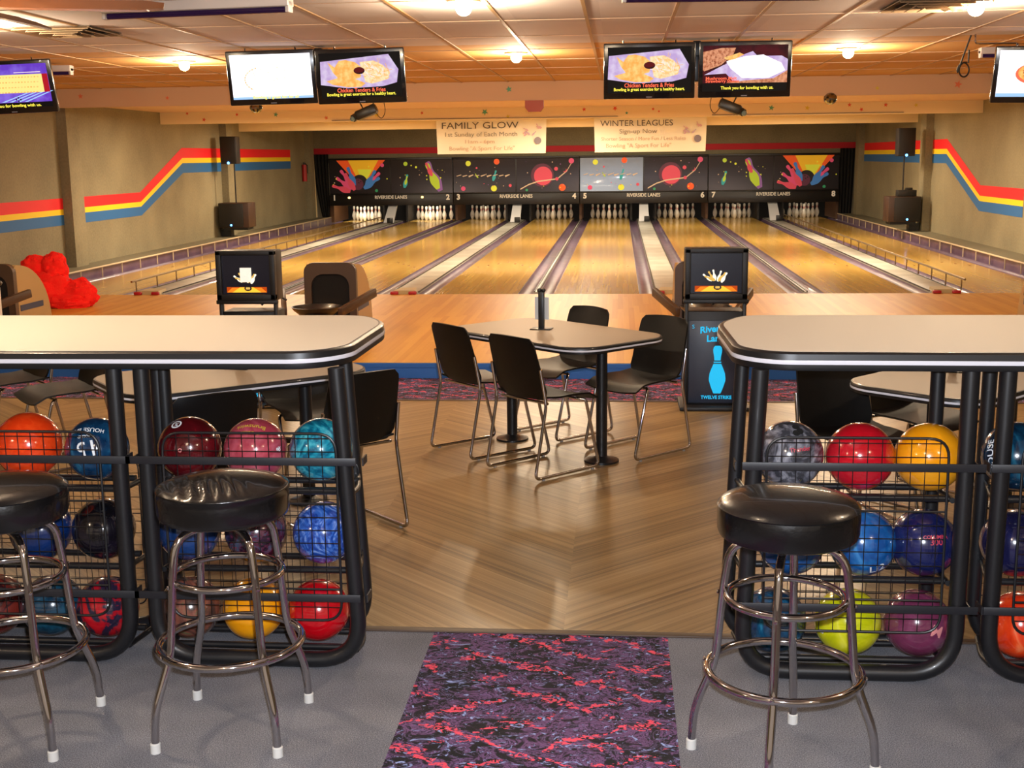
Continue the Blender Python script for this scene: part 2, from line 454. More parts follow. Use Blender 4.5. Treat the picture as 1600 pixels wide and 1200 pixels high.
# bulkhead, then two stepped fascias with lower ceilings between
bh = struct(MB().box((0, 1.26, 2.66), (14.2, .12, .25)), 'trim_2', PEACH)
struct(MB().box((0, 3.9, 2.68), (14.2, 5.2, .05)), 'ceiling_over_lanes', PEACH, ce)
f1 = struct(MB().box((0, 6.56, 2.585), (14.2, .12, .27)), 'trim_3', CREAM)
struct(MB().box((0, 8.9, 2.72), (14.2, 4.6, .05)), 'ceiling_over_lanes', CREAM, ce)
f2 = struct(MB().box((0, 11.16, 2.56), (14.2, .12, .30)), 'trim_4', CREAM)
struct(MB().box((0, 14.4, 2.72), (14.2, 6.4, .05)), 'ceiling_over_lanes', mat('dark_ceiling', '6a5f4c', .8), ce)
MB().box((-1.5, 6.49, 2.475), (5.0, .02, .008)).box((4.2, 6.49, 2.475), (3.2, .02, .008)).build('slot', DARKTRIM, f1)
# small painted stars and moons on bulkhead and fascia
def star(r, cx, cz, rot=0):
    return [(cx+(r if k % 2 == 0 else r*.42)*cos(pi*k/5+rot), cz+(r if k % 2 == 0 else r*.42)*sin(pi*k/5+rot)) for k in range(10)]
SC = [mat('star_red', 'd8502f', .7), mat('star_green', '5ca080', .7), mat('star_yellow', 'd6c03c', .7), mat('star_orange', 'e0764a', .7)]
mb = MB()
for x, z, c_, r in [(-6.2, 2.68, 3, .05), (-5.0, 2.64, 3, .04), (-3.0, 2.66, 0, .05), (-1.95, 2.66, 0, .06), (-.41, 2.68, 1, .06), (1.0, 2.65, 3, .05), (5.3, 2.65, 3, .07), (6.6, 2.65, 0, .05), (3.1, 2.66, 2, .04), (4.3, 2.62, 2, .04), (2.2, 2.69, 1, .04)]:
    mb.use(SC[c_]); mb.prism(star(r*.75, x, z, random.random()), 0, .004, lambda a, b, c: (a, 1.198-c, b))
mb.build('painted_stars', None, bh)
mb = MB()
for x, z, c_, r in [(-6.3, 2.52, 0, .05), (-5.7, 2.60, 0, .04), (-6.6, 2.63, 0, .04), (-5.0, 2.59, 1, .06), (-3.2, 2.56, 2, .06), (-2.4, 2.58, 0, .04), (-1.3, 2.58, 1, .08), (-.9, 2.5, 2, .05), (.42, 2.6, 0, .05), (.95, 2.61, 0, .06), (1.6, 2.59, 0, .04), (1.7, 2.55, 0, .03), (1.15, 2.53, 1, .04), (3.6, 2.58, 1, .07), (4.2, 2.57, 2, .06), (4.9, 2.61, 0, .05), (5.1, 2.53, 0, .05), (5.5, 2.60, 0, .05), (6.0, 2.59, 2, .05), (-4.1, 2.52, 3, .05), (2.8, 2.6, 0, .05), (3.0, 2.53, 0, .05)]:
    mb.use(SC[c_]); mb.prism(star(r*.75, x, z, random.random()), 0, .004, lambda a, b, c: (a, 6.498-c, b))
mb.build('painted_stars', None, f1)
# red band across the back wall
MB().box((0, 17.52, 2.005), (14.16, .012, .155)).build('painted_red_band', mat('band_red', 'c50f26', .6), bpy.data.objects['wall_back'])

# ================================================================== LANES
W, G1, G2 = 1.054, .755, .455
LX = {}
x = G2/2; LX[5] = x; x += W+G1; LX[6] = x; x += W+G2; LX[7] = x; x += W+G1; LX[8] = x
x = -G2/2-W; LX[4] = x; x -= G1+W; LX[3] = x; x -= G2+W; LX[2] = x; x -= G1+W; LX[1] = x
GUT = mat('purple_gutter', '5a4560', .35, coat=.3, var=['6d566c'], vscale=3)
CAPM = mat('grey_track_cap', 'a3a094', .4, var=['b5b2a6'], vscale=2)
EDGE = mat('black_edge_strip', '2a241f', .5)
ARW = mat('lane_arrow', '7a4a22', .3)
YE = 18.0
ORD = {1: 'first', 2: 'second', 3: 'third', 4: 'fourth', 5: 'fifth', 6: 'sixth', 7: 'seventh', 8: 'eighth'}
WORDS = {1: 'beside the left wall', 8: 'beside the right wall'}
for n in range(1, 9):
    x0 = LX[n]; t = empty('bowling_lane', (x0+W/2, 0, LZ), 0, 'maple bowling lane running to the pins, %s from the left%s' % (ORD[n], ', '+WORDS[n] if n in WORDS else ''), 'bowling lane', None)
    MB().box((0, YE/2+.55, -.05), (W, YE+1.1, .1)).build('lane_surface', MATS['lane_maple'], t)
    mb = MB()
    for k in range(7):
        cx = (k-3)*.135; cy = 4.7-abs(k-3)*.28
        mb.prism([(cx-.02, cy-.08), (cx+.02, cy-.08), (cx, cy+.08)], .0003, .0012)
    mb.build('aiming_arrows', ARW, t)
    for sx in (-1, 1):
        mb = MB(); P = []
        for k in range(9):
            a = pi*k/8; P.append([(sx*(W/2+.1)-.095*cos(a), yy, -.005-.06*sin(a)) for yy in (0, YE+.6)])
        mb.sheet(P, .006); mb.build('gutter', GUT, t)
RCAP = mat('red_cap', 'a81822', .4)
def strip(name, xa, xb, label, cat, wide):
    t = empty(name, ((xa+xb)/2, 0, LZ), 0, label, cat); w_ = xb-xa
    mb = MB(); mb.box((0, 9.15, -.02), (w_, 18.1, .07), bev=.004); mb.build('cap_board', CAPM, t)
    mb = MB()
    for sx in (-1, 1): mb.box((sx*(w_/2-.007), 9.15, .0175), (.016, 18.1, .012))
    mb.build('edge_strip', EDGE, t)
    if wide:
        mb = MB(); o = [(-.17, 0), (.17, 0), (.13, .35), (-.13, .35)]
        mb.layers([[(x_, y_-.02, -.01) for x_, y_ in o], [(x_*.8, y_+.02, .045) for x_, y_ in o]]).build('front_cap', mat('beige_cap', 'b8a478', .5), t)
        for sx in (-1, 1):
            mb = MB(); mb.box((sx*.115, -.03, .02), (.10, .05, .04), bev=.01); mb.build('red_cap_end', RCAP, t)
        mb = MB(); mb.box((0.07, 16.6, .085), (.14, .10, .14), bev=.01); mb.build('ball_door', BLACK, t)
PAIR = {1: 'the two leftmost lanes', 3: 'the third and fourth lanes from the left', 5: 'the fifth and sixth lanes from the left', 7: 'the two rightmost lanes'}
for n in (1, 3, 5, 7): strip('ball_return_track', LX[n]+W+.2, LX[n+1]-.2, 'wide grey ball return track cover between %s' % PAIR[n], 'ball return track', True)
for n in (2, 4, 6): strip('gutter_divider', LX[n]+W+.2, LX[n+1]-.2, 'narrow grey gutter divider between the %s and %s lanes from the left' % (ORD[n], ORD[n+1]), 'gutter divider', False)
# curbs at the walls
CURB = mat('curb_paint', '75705c', .6)
struct(MB().box((-6.87, 8.7, LZ+.045), (.46, 17.4, .21)), 'baseboard_left', CURB)
struct(MB().box((6.87, 8.7, LZ+.045), (.46, 17.4, .21)), 'baseboard_right', CURB)
for sx, nm in ((-1, 'left'), (1, 'right')):
    MB().box((sx*6.637, 8.7, LZ+.045), (.006, 17.4, .20)).build('purple_curb_face', GUT, bpy.data.objects['baseboard_'+nm])
# bumper rails beside lanes 1 and 8
RAILD = mat('bumper_rail_metal', '8a7350', .35, .6); RAILC = mat('bumper_rail_cream', 'c8b492', .45)
def rail(x, y0, y1, m_, label, lean=0):
    t = empty('bumper_rail', (x, y0, LZ), 0, label, 'bumper rail')
    mb = MB(); mb.tube([(0, 0, .155), (0, y1-y0, .155)], .014, 8); mb.build('rail', m_, t)
    y = .15; first = True
    while y < y1-y0:
        o = MB().tube([(0, y, .0), (0, y, .15)], .009, 6).build('post', m_, t); y += .74
for sx, n in ((-1, 1), (1, 8)):
    side = 'left' if sx < 0 else 'right'
    rail(sx*5.22, .1, 17.0, RAILD, 'tarnished metal bumper rail on short posts along the inner edge of the %smost lane' % side)
    rail(sx*6.60, .05, 17.2, RAILC, 'cream bumper rail on short posts right beside the %s wall' % side)

# ------------------------------------------------------------------ pins
PIN = [(0, 0), (.026, 0), (.029, .006), (.045, .05), (.0595, .1), (.0603, .12), (.056, .16), (.042, .2), (.028, .235), (.0228, .262), (.0245, .29), (.031, .325), (.0323, .345), (.029, .365), (.018, .378), (0, .381)]
PW = mat('pin_white', 'e9e0cf', .25, coat=.3); PR = mat('pin_red', 'c2202a', .35)
mb = MB().use(PW)
mb.lathe(PIN, n=18)
mb.use(PR)
mb.lathe([(.0262, .244), (.0238, .256), (.0244, .256), (.0262, .244)], n=18); 
mb.lathe([(.0240, .272), (.0258, .288), (.0262, .288), (.0244, .272)], n=18)
pin0 = mb.build('bowling_pin'); first = True
PD = .12
for n in range(1, 9):
    for row in range(4):
        for k in range(row+1):
            x = LX[n]+W/2+(k-row/2)*.3048; y = 18.12+row*.264
            o = pin0 if first else pin0.copy()
            if not first: COL.objects.link(o)
            first = False
            o.location = (x, y, LZ)
            tag(o, 'white red-necked bowling pin standing at the end of the %s lane from the left' % ORD[n], 'bowling pin', 'pins at the end of the %s lane from the left' % ORD[n])
# side walls of the pin decks
KB = mat('kickback_brown', '5d3c20', .5); KW = mat('kickback_white', 'f4f6fa', .4, coat=.2)
for n in (1, 3, 5, 7):
    x = (LX[n]+W+LX[n+1])/2; s_ = -1 if n < 4 else 1
    mb = MB(); mb.layers([[(x-.13, 16.75, LZ+.02), (x+.13, 16.75, LZ+.02), (x+.13, 16.85, LZ+.02), (x-.13, 16.85, LZ+.02)], [(x-.11, 17.6, .66), (x+.11, 17.6, .66), (x+.11, 17.7, .66), (x-.11, 17.7, .66)]])
    t = mb.build('ball_return_door_panel', KW); tag(t, 'white sloping panel between the pin decks of %s' % PAIR[n], 'panel')
    mb = MB()
    for sx in (-1, 1): mb.box((x+sx*(G1/2-.06), 18.7, .45), (.05, 1.7, .66))
    tag(mb.build('kickback', mat('kickback_black', '17120f', .5)), 'dark side boards of the pin decks of %s' % PAIR[n], 'kickback')
for n in (2, 4, 6):
    x = (LX[n]+W+LX[n+1])/2
    t = MB().box((x, 18.7, .43), (.05, 1.8, .62)).box((x, 17.85, .43), (.07, .03, .62)).build('kickback', KB)
    tag(t, 'thin brown divider board between the %s and %s pin decks from the left' % (ORD[n], ORD[n+1]), 'kickback')
for x, n in ((LX[1]-.3, 1), (LX[8]+W+.3, 8)):
    t = MB().box((x, 18.7, .43), (.1, 1.8, .62)).box((x, 17.8, .43), (.13, .05, .62)).build('kickback', KB)
    tag(t, 'brown outer side board of the %s pin deck' % ('leftmost' if n == 1 else 'rightmost'), 'kickback')
for n, e in ((1, 15), (2, 15), (3, 3), (4, 1.6), (5, 1.6), (6, 1.6), (7, 1.6), (8, 1.6)):
    light('pin_deck_light', 'AREA', (LX[n]+W/2, 17.75, .66), e, (1, .87, .68), .8, rot=(radians(65), 0, 0), size_y=.06)

# ------------------------------------------------------------------ masking units above the pins
SAT = mat('brushed_dark_panel', '38363c', .28, .85)
FRM = mat('masking_frame_black', '141113', .35)
SLV = mat('silver_blue_panel', '8594ac', .34, .75, coat=.2)
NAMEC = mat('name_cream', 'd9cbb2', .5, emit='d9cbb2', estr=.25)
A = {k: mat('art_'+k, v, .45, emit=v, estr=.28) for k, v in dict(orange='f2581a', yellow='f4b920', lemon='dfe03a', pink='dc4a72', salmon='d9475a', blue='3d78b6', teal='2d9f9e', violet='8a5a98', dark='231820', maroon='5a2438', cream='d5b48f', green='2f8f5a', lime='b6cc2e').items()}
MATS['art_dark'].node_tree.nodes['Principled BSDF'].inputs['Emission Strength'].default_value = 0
def pin2d(s=1.0, rot=0, cx=0, cz=0):
    o = [(r, z-.19) for r, z in PIN[1:-1]]+[(-r, z-.19) for r, z in PIN[1:-1][::-1]]
    return [(cx+s*(x*cos(rot)-z*sin(rot)), cz+s*(x*sin(rot)+z*cos(rot))) for x, z in o]
def art(kind, t, x0, z0, w_, h_):
    """printed picture on a masking panel, in panel space (x right, z up)"""
    mb = MB(); lay = [0]
    def put(o, m_):
        lay[0] += 1; d = .002+.0012*lay[0]
        mb.use(A[m_]); mb.prism(o, 0, .0012, lambda a, b, c: (x0+a, -d-c, z0+b))
    R = random.Random(sum(map(ord, kind)))
    def dots(n, cols, r0=.01, r1=.03):
        for _ in range(n): put(circ(R.uniform(r0, r1), 14, R.uniform(-w_*.46, w_*.46), R.uniform(-h_*.42, h_*.42)), R.choice(cols))
    if kind == 'strike':
        put([(-.62, .44), (.70, .44), (.10, -.25), (-.0, -.25)], 'orange')
        put([(-.30, .44), (.52, .44), (.14, -.2), (.02, -.2)], 'yellow')
        put([(-.05, .2), (.35, .2), (.1, -.2)], 'lemon')
        put(circ(.21, 26, .0, -.15), 'dark')
        put(circ(.15, 20, -.05, -.19), 'maroon')
        for dx, dz in ((-.04, -.08), (.03, -.12), (-.02, -.15)): put(circ(.018, 10, dx, dz), 'dark')
        for cx, cz, ro, c1 in ((-.42, -.16, .95, 'pink'), (-.50, -.30, 1.25, 'salmon'), (-.35, -.02, .65, 'pink'), (-.22, .02, .35, 'blue'), (-.26, -.12, .5, 'salmon'), (.36, -.06, -.85, 'pink'), (.33, -.16, -1.0, 'blue'), (.30, -.05, -.55, 'blue')):
            put(pin2d(1.35, ro, cx, cz), c1)
        put(pin2d(.55, 0.4, .33, .25), 'yellow'); put(circ(.05, 14, .62, .30), 'pink'); put(circ(.04, 14, .45, -.36), 'green'); dots(6, ['cream', 'lemon'], .008, .02)
    elif kind == 'pin':
        put(pin2d(2.2, .42, .33, .0), 'violet'); put(pin2d(1.9, .42, .29, -.0), 'lime'); put(pin2d(1.0, .42, .20, .18), 'salmon')
        put(pin2d(.95, -.25, -.42, -.12), 'teal'); put(pin2d(.6, -.25, -.41, -.1), 'lime')
        put(circ(.055, 16, -.42, .33), 'lime'); put(circ(.03, 12, -.14, .24), 'lemon'); dots(14, ['cream', 'lemon', 'violet', 'cream'], .006, .02)
    elif kind == 'space':
        put(pin2d(.75, -.3, .27, .0), 'teal'); put(circ(.07, 16, -.42, .32), 'lemon'); put(circ(.075, 16, .33, .36), 'orange'); put(circ(.08, 16, .25, -.33), 'lemon')
        put(circ(.06, 16, -.56, -.33), 'pink'); put(circ(.04, 12, .68, -.26), 'salmon'); put(circ(.025, 12, -.2, .2), 'salmon'); put(pin2d(.35, .6, -.2, 0), 'lime')
        for k in range(9): put([(-.72+.16*k, -.01-.015*(k % 3)), (-.60+.16*k, .02-.012*(k % 2)), (-.62+.16*k, .035-.012*(k % 2)), (-.74+.16*k, .0)], 'cream')
        dots(14, ['cream', 'salmon', 'cream', 'violet'], .005, .016)
    else:
        put(circ(.30, 30, -.14, .0), 'maroon'); put(circ(.24, 28, -.12, -.02), 'salmon')
        P = [(-.72, -.36), (-.5, -.24), (-.25, -.16), (0, -.13), (.25, -.1), (.5, .1), (.62, .3)]
        for (a1, b1), (a2, b2) in zip(P, P[1:]): put([(a1, b1-.016), (a2, b2-.016), (a2, b2+.016), (a1, b1+.016)], 'cream')
        put(circ(.07, 16, .25, .18), 'dark'); put(circ(.05, 14, .22, .16), 'salmon'); put(circ(.05, 14, .45, .12), 'salmon'); put(circ(.05, 14, .43, .14), 'dark'); put(circ(.045, 14, .24, -.1), 'salmon')
        put(circ(.07, 16, .62, .36), 'pink'); put(circ(.09, 18, .38, -.32), 'orange'); put(circ(.035, 12, -.55, -.38), 'green'); dots(12, ['cream', 'lemon', 'violet'], .005, .018)
    return mb.build('printed_picture', None, t)
names = [('strike', 'pin'), ('space', 'planet'), ('space', 'planet'), ('pin', 'strike')]
desc = ['with a ball-and-pins blast picture, leftmost, numbers 1 and 2', 'with dark space pictures, numbers 3 and 4', 'with a silver-blue panel, numbers 5 and 6', 'with a flying pin picture, rightmost, numbers 7 and 8']
xe = [-6.66, -3.34, -.01, 3.31, 6.64]
for u_ in range(4):
    xa, xb = xe[u_], xe[u_+1]; cx = (xa+xb)/2; t = empty('masking_unit', (cx, 17.38, 0), 0, 'black masking unit over the pins '+desc[u_], 'masking unit')
    w_ = xb-xa
    MB().box((0, .05, 1.20), (w_-.01, .08, 1.24), bev=.01).box((0, 0, .72), (w_-.02, .06, .28), bev=.008).box((0, -.01, 1.79), (w_-.02, .05, .05), bev=.005).build('frame', FRM, t)
    for h in (0, 1):
        px = (-.25 if h == 0 else .25)*w_
        pm = SLV if (u_ == 2 and h == 0) else SAT
        pn = MB().sheet([[(px+sx_*(w_/4-.015), -.012+.022*(1-q*q), 1.33+.43*q) for sx_ in (-1, 1)] for q in [-1+i/8 for i in range(17)]], .006).build('panel', pm, t)  # concave bend shaped to catch a band of reflected light
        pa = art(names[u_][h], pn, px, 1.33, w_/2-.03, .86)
        for v in pa.data.vertices: v.co.y -= .015
    mp = lambda x, y, z: (x, -.036-z, .795+y)
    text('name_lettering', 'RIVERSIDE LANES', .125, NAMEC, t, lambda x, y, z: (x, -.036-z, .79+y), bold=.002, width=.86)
    for h, n in ((0, 2*u_+1), (1, 2*u_+2)):
        px = (-w_/2+.14) if h == 0 else (w_/2-.14)
        text('lane_number', str(n), .19, NAMEC, t, lambda x, y, z, px=px: (px+x, -.036-z, .78+y), bold=.008)
for x in (-6.12, -4.16):
    t = MB().lathe([(0, 0), (.03, 0), (.03, .03), (0, .04)], (0, 0, 0), 12, Matrix.Rotation(radians(90), 3, 'X')).build('indicator_lamp', emis('lamp_amber', 'ffd070', 5), None, (x, 17.35, .79))
    tag(t, 'small lit amber indicator lamp on the leftmost masking unit, %s of its lettering' % ('left' if x < -5 else 'right'), 'indicator lamp')
# curtains either side of the masking
CUR = mat('black_curtain', '0e0c0d', .85)
def curtain(xa, xb, label, curve):
    P = []
    for i in range(13):
        r_ = []
        for j in range(25):
            z = .15+1.78*i/12; s_ = j/24; k = (1-i/12)**1.6*curve
            x = xa+(xb-xa)*s_; x = x + (k*(1-s_) if xa < 0 else -k*s_)
            r_.append((x, 17.42+.025*sin(s_*9*pi), z))
        P.append(r_)
    tag(MB().sheet(P, .006).build('curtain', CUR), label, 'curtain')
curtain(-7.22+.12, -6.67, 'black curtain hanging left of the masking units', .25)
curtain(6.65, 7.02, 'black curtain hanging right of the masking units', .05)
mb = MB(); mb.tube([(-7.02, 17.3, .15), (-7.04, 17.3, 1.1), (-7.06, 17.3, 1.9)], .035, 8); mb.box((-6.98, 17.3, .17), (.3, .06, .05))
tag(mb.build('curtain_post', CREAM), 'cream upright post beside the left black curtain', 'post')
mb = MB().use(mat('extinguisher_red', 'b01c1c', .4)).cyl((0, 0, 0), (0, 0, .42), .06).use(BLACK).cyl((0, 0, .42), (0, 0, .48), .025)
mb.tube([(0, 0, .47), (.09, -.03, .4), (.09, -.03, .2)], .012, 8)
tag(mb.build('fire_extinguisher', None, None, (-7.035, 16.3, 1.25)), 'small red fire extinguisher hanging by the left back corner', 'fire extinguisher')

# ------------------------------------------------------------------ banners
BAN = mat('banner_vinyl', 'e9dfc8', .5, emit='e9dfc8', estr=.0)
TXD = mat('banner_dark_text', '5b5348', .6); TXP = mat('banner_pale_text', 'c4a78e', .6); TXM = mat('banner_mid_text', '8f8676', .6)
def banner(cx, lines, label):
    t = empty('banner', (cx, 11.05, 1.88), 0, label, 'banner'); w_, h_ = 2.33, .735; P = []
    for i in range(9):
        P.append([(-w_/2+w_*j/16 + .02*(1-i/8)*(1 if j < 8 else -1), -.03*sin(j*.8)*.4-.01, h_*i/8) for j in range(17)])
    sh = MB().sheet(P, .004).build('vinyl_sheet', BAN, t)
    for k, (s, sz, z, m_, wd, dx) in enumerate(lines):
        text('lettering', s, sz, m_, t, lambda x, y, z_, z=z, dx=dx: (x+dx, -.030-z_, z+y), width=wd, bold=0)
    bl = MB().prism(circ(.075, 20), 0, .003, lambda a, b, c: (.98+a, -.034-c, .26+b)).build('printed_ball', mat('banner_ball_grey', '7b7078', .4), t)
    mb = MB(); R = random.Random(4)
    for k in range(9):
        mb.use(A['violet'] if k % 3 else A['pink']); mb.prism(pin2d(.30, R.uniform(-1.4, 1.4), .72+R.uniform(-.02, .36), .42+R.uniform(-.08, .17)), 0, .002, lambda a, b, c, k=k: (a, -.032-.001*k-c, b))
    mb.mats[:] = [mat('banner_pin_a', 'b9a0b8', .6), mat('banner_pin_b', 'cda5ad', .6)]; mb.build('printed_pins', None, t)
banner(-1.66, [('FAMILY GLOW', .19, .58, TXD, 1.62, -.24), ('1st Sunday of Each Month', .13, .40, TXM, 1.52, -.22), ('11am - 6pm', .11, .25, TXP, .62, -.25), ('Bowling "A Sport For Life"', .12, .11, TXP, 1.38, -.2)], 'cream vinyl banner reading FAMILY GLOW, hung from the far fascia')
banner(1.66, [('WINTER LEAGUES', .17, .585, TXD, 1.50, -.28), ('Sign-up Now', .13, .42, TXM, .78, -.25), ('Shorter Season / More Fun / Less Rules', .105, .27, TXP, 1.75, -.14), ('Bowling "A Sport For Life"', .12, .13, TXP, 1.35, -.24)], 'cream vinyl banner reading WINTER LEAGUES, hung from the far fascia')

# ------------------------------------------------------------------ wall speakers
SPK = mat('speaker_black', '15110f', .55); SPKW = mat('speaker_side_brown', '3a2418', .5); LEDB = emis('led_blue', '5fa8ff', 6)
def speakers(cx, y, side):
    t = empty('subwoofer', (cx, y, .47), 0, 'black subwoofer cabinet on the %s wall' % side, 'speaker')
    sx = -1 if side == 'left' else 1
    MB().box((0, .25, .245), (.62, .5, .49), bev=.01).build('cabinet', SPKW, t)
    MB().box((sx*.05, -.01, .245), (.50, .03, .46), bev=.008).build('grille', SPK, t)
    MB().lathe([(0, 0), (.02, 0), (.02, .012), (0, .012)], (sx*.05, -.025, .05), 10, Matrix.Rotation(radians(90), 3, 'X')).build('led', LEDB, t)
    MB().box((0, .3, -.03), (.5, .4, .05)).box((sx*.25, .35, -.12), (.2, .2, .15)).build('bracket', BLACK, t)
    p = MB().cyl((0, 0, 0), (0, 0, .80), .014, 10).build('speaker_pole', BLACK, None, (cx+sx*-.02, y+.15, .96)); tag(p, 'thin black pole rising from the %s subwoofer to the upper speaker' % side, 'pole')
    t = empty('loudspeaker', (cx-sx*.0+(.02 if sx > 0 else -.02)+(-.03), y+.15, 1.735), 0, 'upright black loudspeaker on the pole by the %s wall' % side, 'speaker')
    MB().box((0, 0, .27), (.33, .28, .54), bev=.015).build('cabinet', mat('speaker_dark', '211c1c', .5), t)
    MB().box((0, -.145, .28), (.29, .012, .48), bev=.004).build('grille', SPK, t)
    MB().lathe([(0, 0), (.025, 0), (.025, .012), (0, .012)], (.0, -.15, .02), 10, Matrix.Rotation(radians(90), 3, 'X')).build('led', LEDB, t)
speakers(-6.71, 9.2, 'left'); speakers(6.58, 9.6, 'right')
t = MB().box((0, 0, .06), (.36, .22, .12), bev=.01).box((.05, 0, .14), (.12, .12, .05), bev=.01).build('amplifier_box', SPK, None, (6.62, 9.72, .965)); tag(t, 'small black amplifier box sitting on the right subwoofer', 'amplifier')

# ------------------------------------------------------------------ ball returns
BEI = mat('hood_beige', 'a98a58', .5); BRN = mat('hood_brown', '4d3a2a', .45); STB = mat('hood_stripe_blue', '2b3554', .5); PIT = mat('hood_opening', '0b0a0a', .9)
def hood(x, y, label):
    t = empty('ball_return_hood', (x, y, LZ), 0, label, 'ball return')
    h_ = .66; prof = [(0, 0), (0, h_-.03), (.03, h_)]+[(.03+.72*sin(a), h_*cos(a)**.9) for a in [pi/2*k/12 for k in range(1, 12)]]+[(.76, 0)]
    mb = MB(); out = [(yy, zz) for yy, zz in prof]
    mb.prism(out, -.25, .25, lambda a, b, c: (c, a, b)); mb.build('shell', BEI, t)
    fr_ = rrect(.52, h_+.02, .09, 5, 0, (h_+.02)/2); ins = rrect(.38, h_-.13, .12, 5, 0, (h_-.13)/2+.04)
    mb = MB(); n = len(fr_)
    f3 = lambda o, yy: [(a, yy, b) for a, b in o]
    A_, B_, C_, D_ = [[mb.bm.verts.new(p) for p in f3(o, yy)] for o, yy in ((fr_, .02), (fr_, -.05), (ins, -.05), (ins, .0))]
    for P, Q in ((A_, B_), (B_, C_), (C_, D_)):
        for k in range(n): mb._f([P[k], P[(k+1) % n], Q[(k+1) % n], Q[k]])
    mb.build('front_bezel', BRN, t)
    mb = MB(); mb.prism(ins, 0, .01, lambda a, b, c: (a, -.012+c, b)); mb.build('opening', PIT, t)
    mb = MB()
    for sx in (-1, 1): mb.box((sx*.252, .32, .22), (.006, .5, .06))
    mb.build('side_stripe', STB, t)
    # ball rack in front: dish, rails
    mb = MB(); mb.lathe([(0, .24), (.16, .24), (.22, .29), (.24, .32), (.225, .32), (.20, .295), (.15, .26), (0, .26)], (0, -.62, 0), 28); mb.cyl((0, -.62, 0), (0, -.62, .29), .07); mb.lathe([(0, 0), (.2, 0), (.2, .02), (0, .03)], (0, -.62, 0), 20); mb.build('ball_dish', BLACK, t)
    for sx in (-1, 1):
        mb = MB(); mb.box((sx*.36, -.46, .34), (.05, .72, .085), rz=radians(-sx*16), rx=radians(9), bev=.012); mb.build('guard_rail', mat('rail_brown', '3e2a1c', .45), t)
    return t
hood(-1.80, -3.3, 'brown and beige ball return hood with blue stripe, just right of the left console')
hood(1.83, -3.3, 'ball return hood half hidden behind the right scoring console')
hood(-5.30, -3.3, 'beige ball return hood with blue stripe at the far left beside the red heap')
hood(5.28, -3.3, 'ball return hood at the far right edge of the approach')
t = MB().use(WHITE).cyl((0, 0, 0), (0, 0, .52), .035).use(BLACK).lathe([(0, .52), (.05, .54), (.06, .56), (.05, .58), (0, .59)], n=16).build('hand_dryer_post', None, None, (-4.86, -4.05, LZ))
tag(t, 'white post with a black round top in front of the far left ball return', 'post')
for sx, nm in ((-1, 'left'),):
    pass
# red shaggy heap
RH = mat('red_fleece', 'ff1206', .9, bump=.8, bscale=60, var=['ff2410'], vscale=20)
from mathutils import noise as mn
def lump(mb, c, r, sc, sd):
    mb.sphere(c, r, 40, 26, sc, lambda v: 1+.22*mn.noise(v*2.3+Vector((sd, 0, 0)))+.10*mn.noise(v*6+Vector((0, sd, 0)))+.10*mn.noise(v*13))
mb = MB()
lump(mb, (-5.70, -1.25, .30), .30, (1.15, .8, .95), 1); lump(mb, (-5.86, -1.2, .56), .17, (1.0, .9, 1.0), 3); lump(mb, (-5.62, -1.2, .58), .17, (.9, .9, 1.05), 5); lump(mb, (-5.32, -1.25, .27), .20, (1.1, .8, .95), 8); lump(mb, (-5.45, -1.3, .2), .2, (1.5, 1, .6), 11); lump(mb, (-5.97, -1.2, .47), .12, (1, 1, 1), 12)
o = mb.build('red_fleece_heap', RH)
zmin = min(v.co.z for v in o.data.vertices)
for v in o.data.vertices: v.co.z = max(v.co.z, LZ+.001)
tag(o, 'bright red shaggy fleece heap on the approach by the left wall', 'fleece cover')

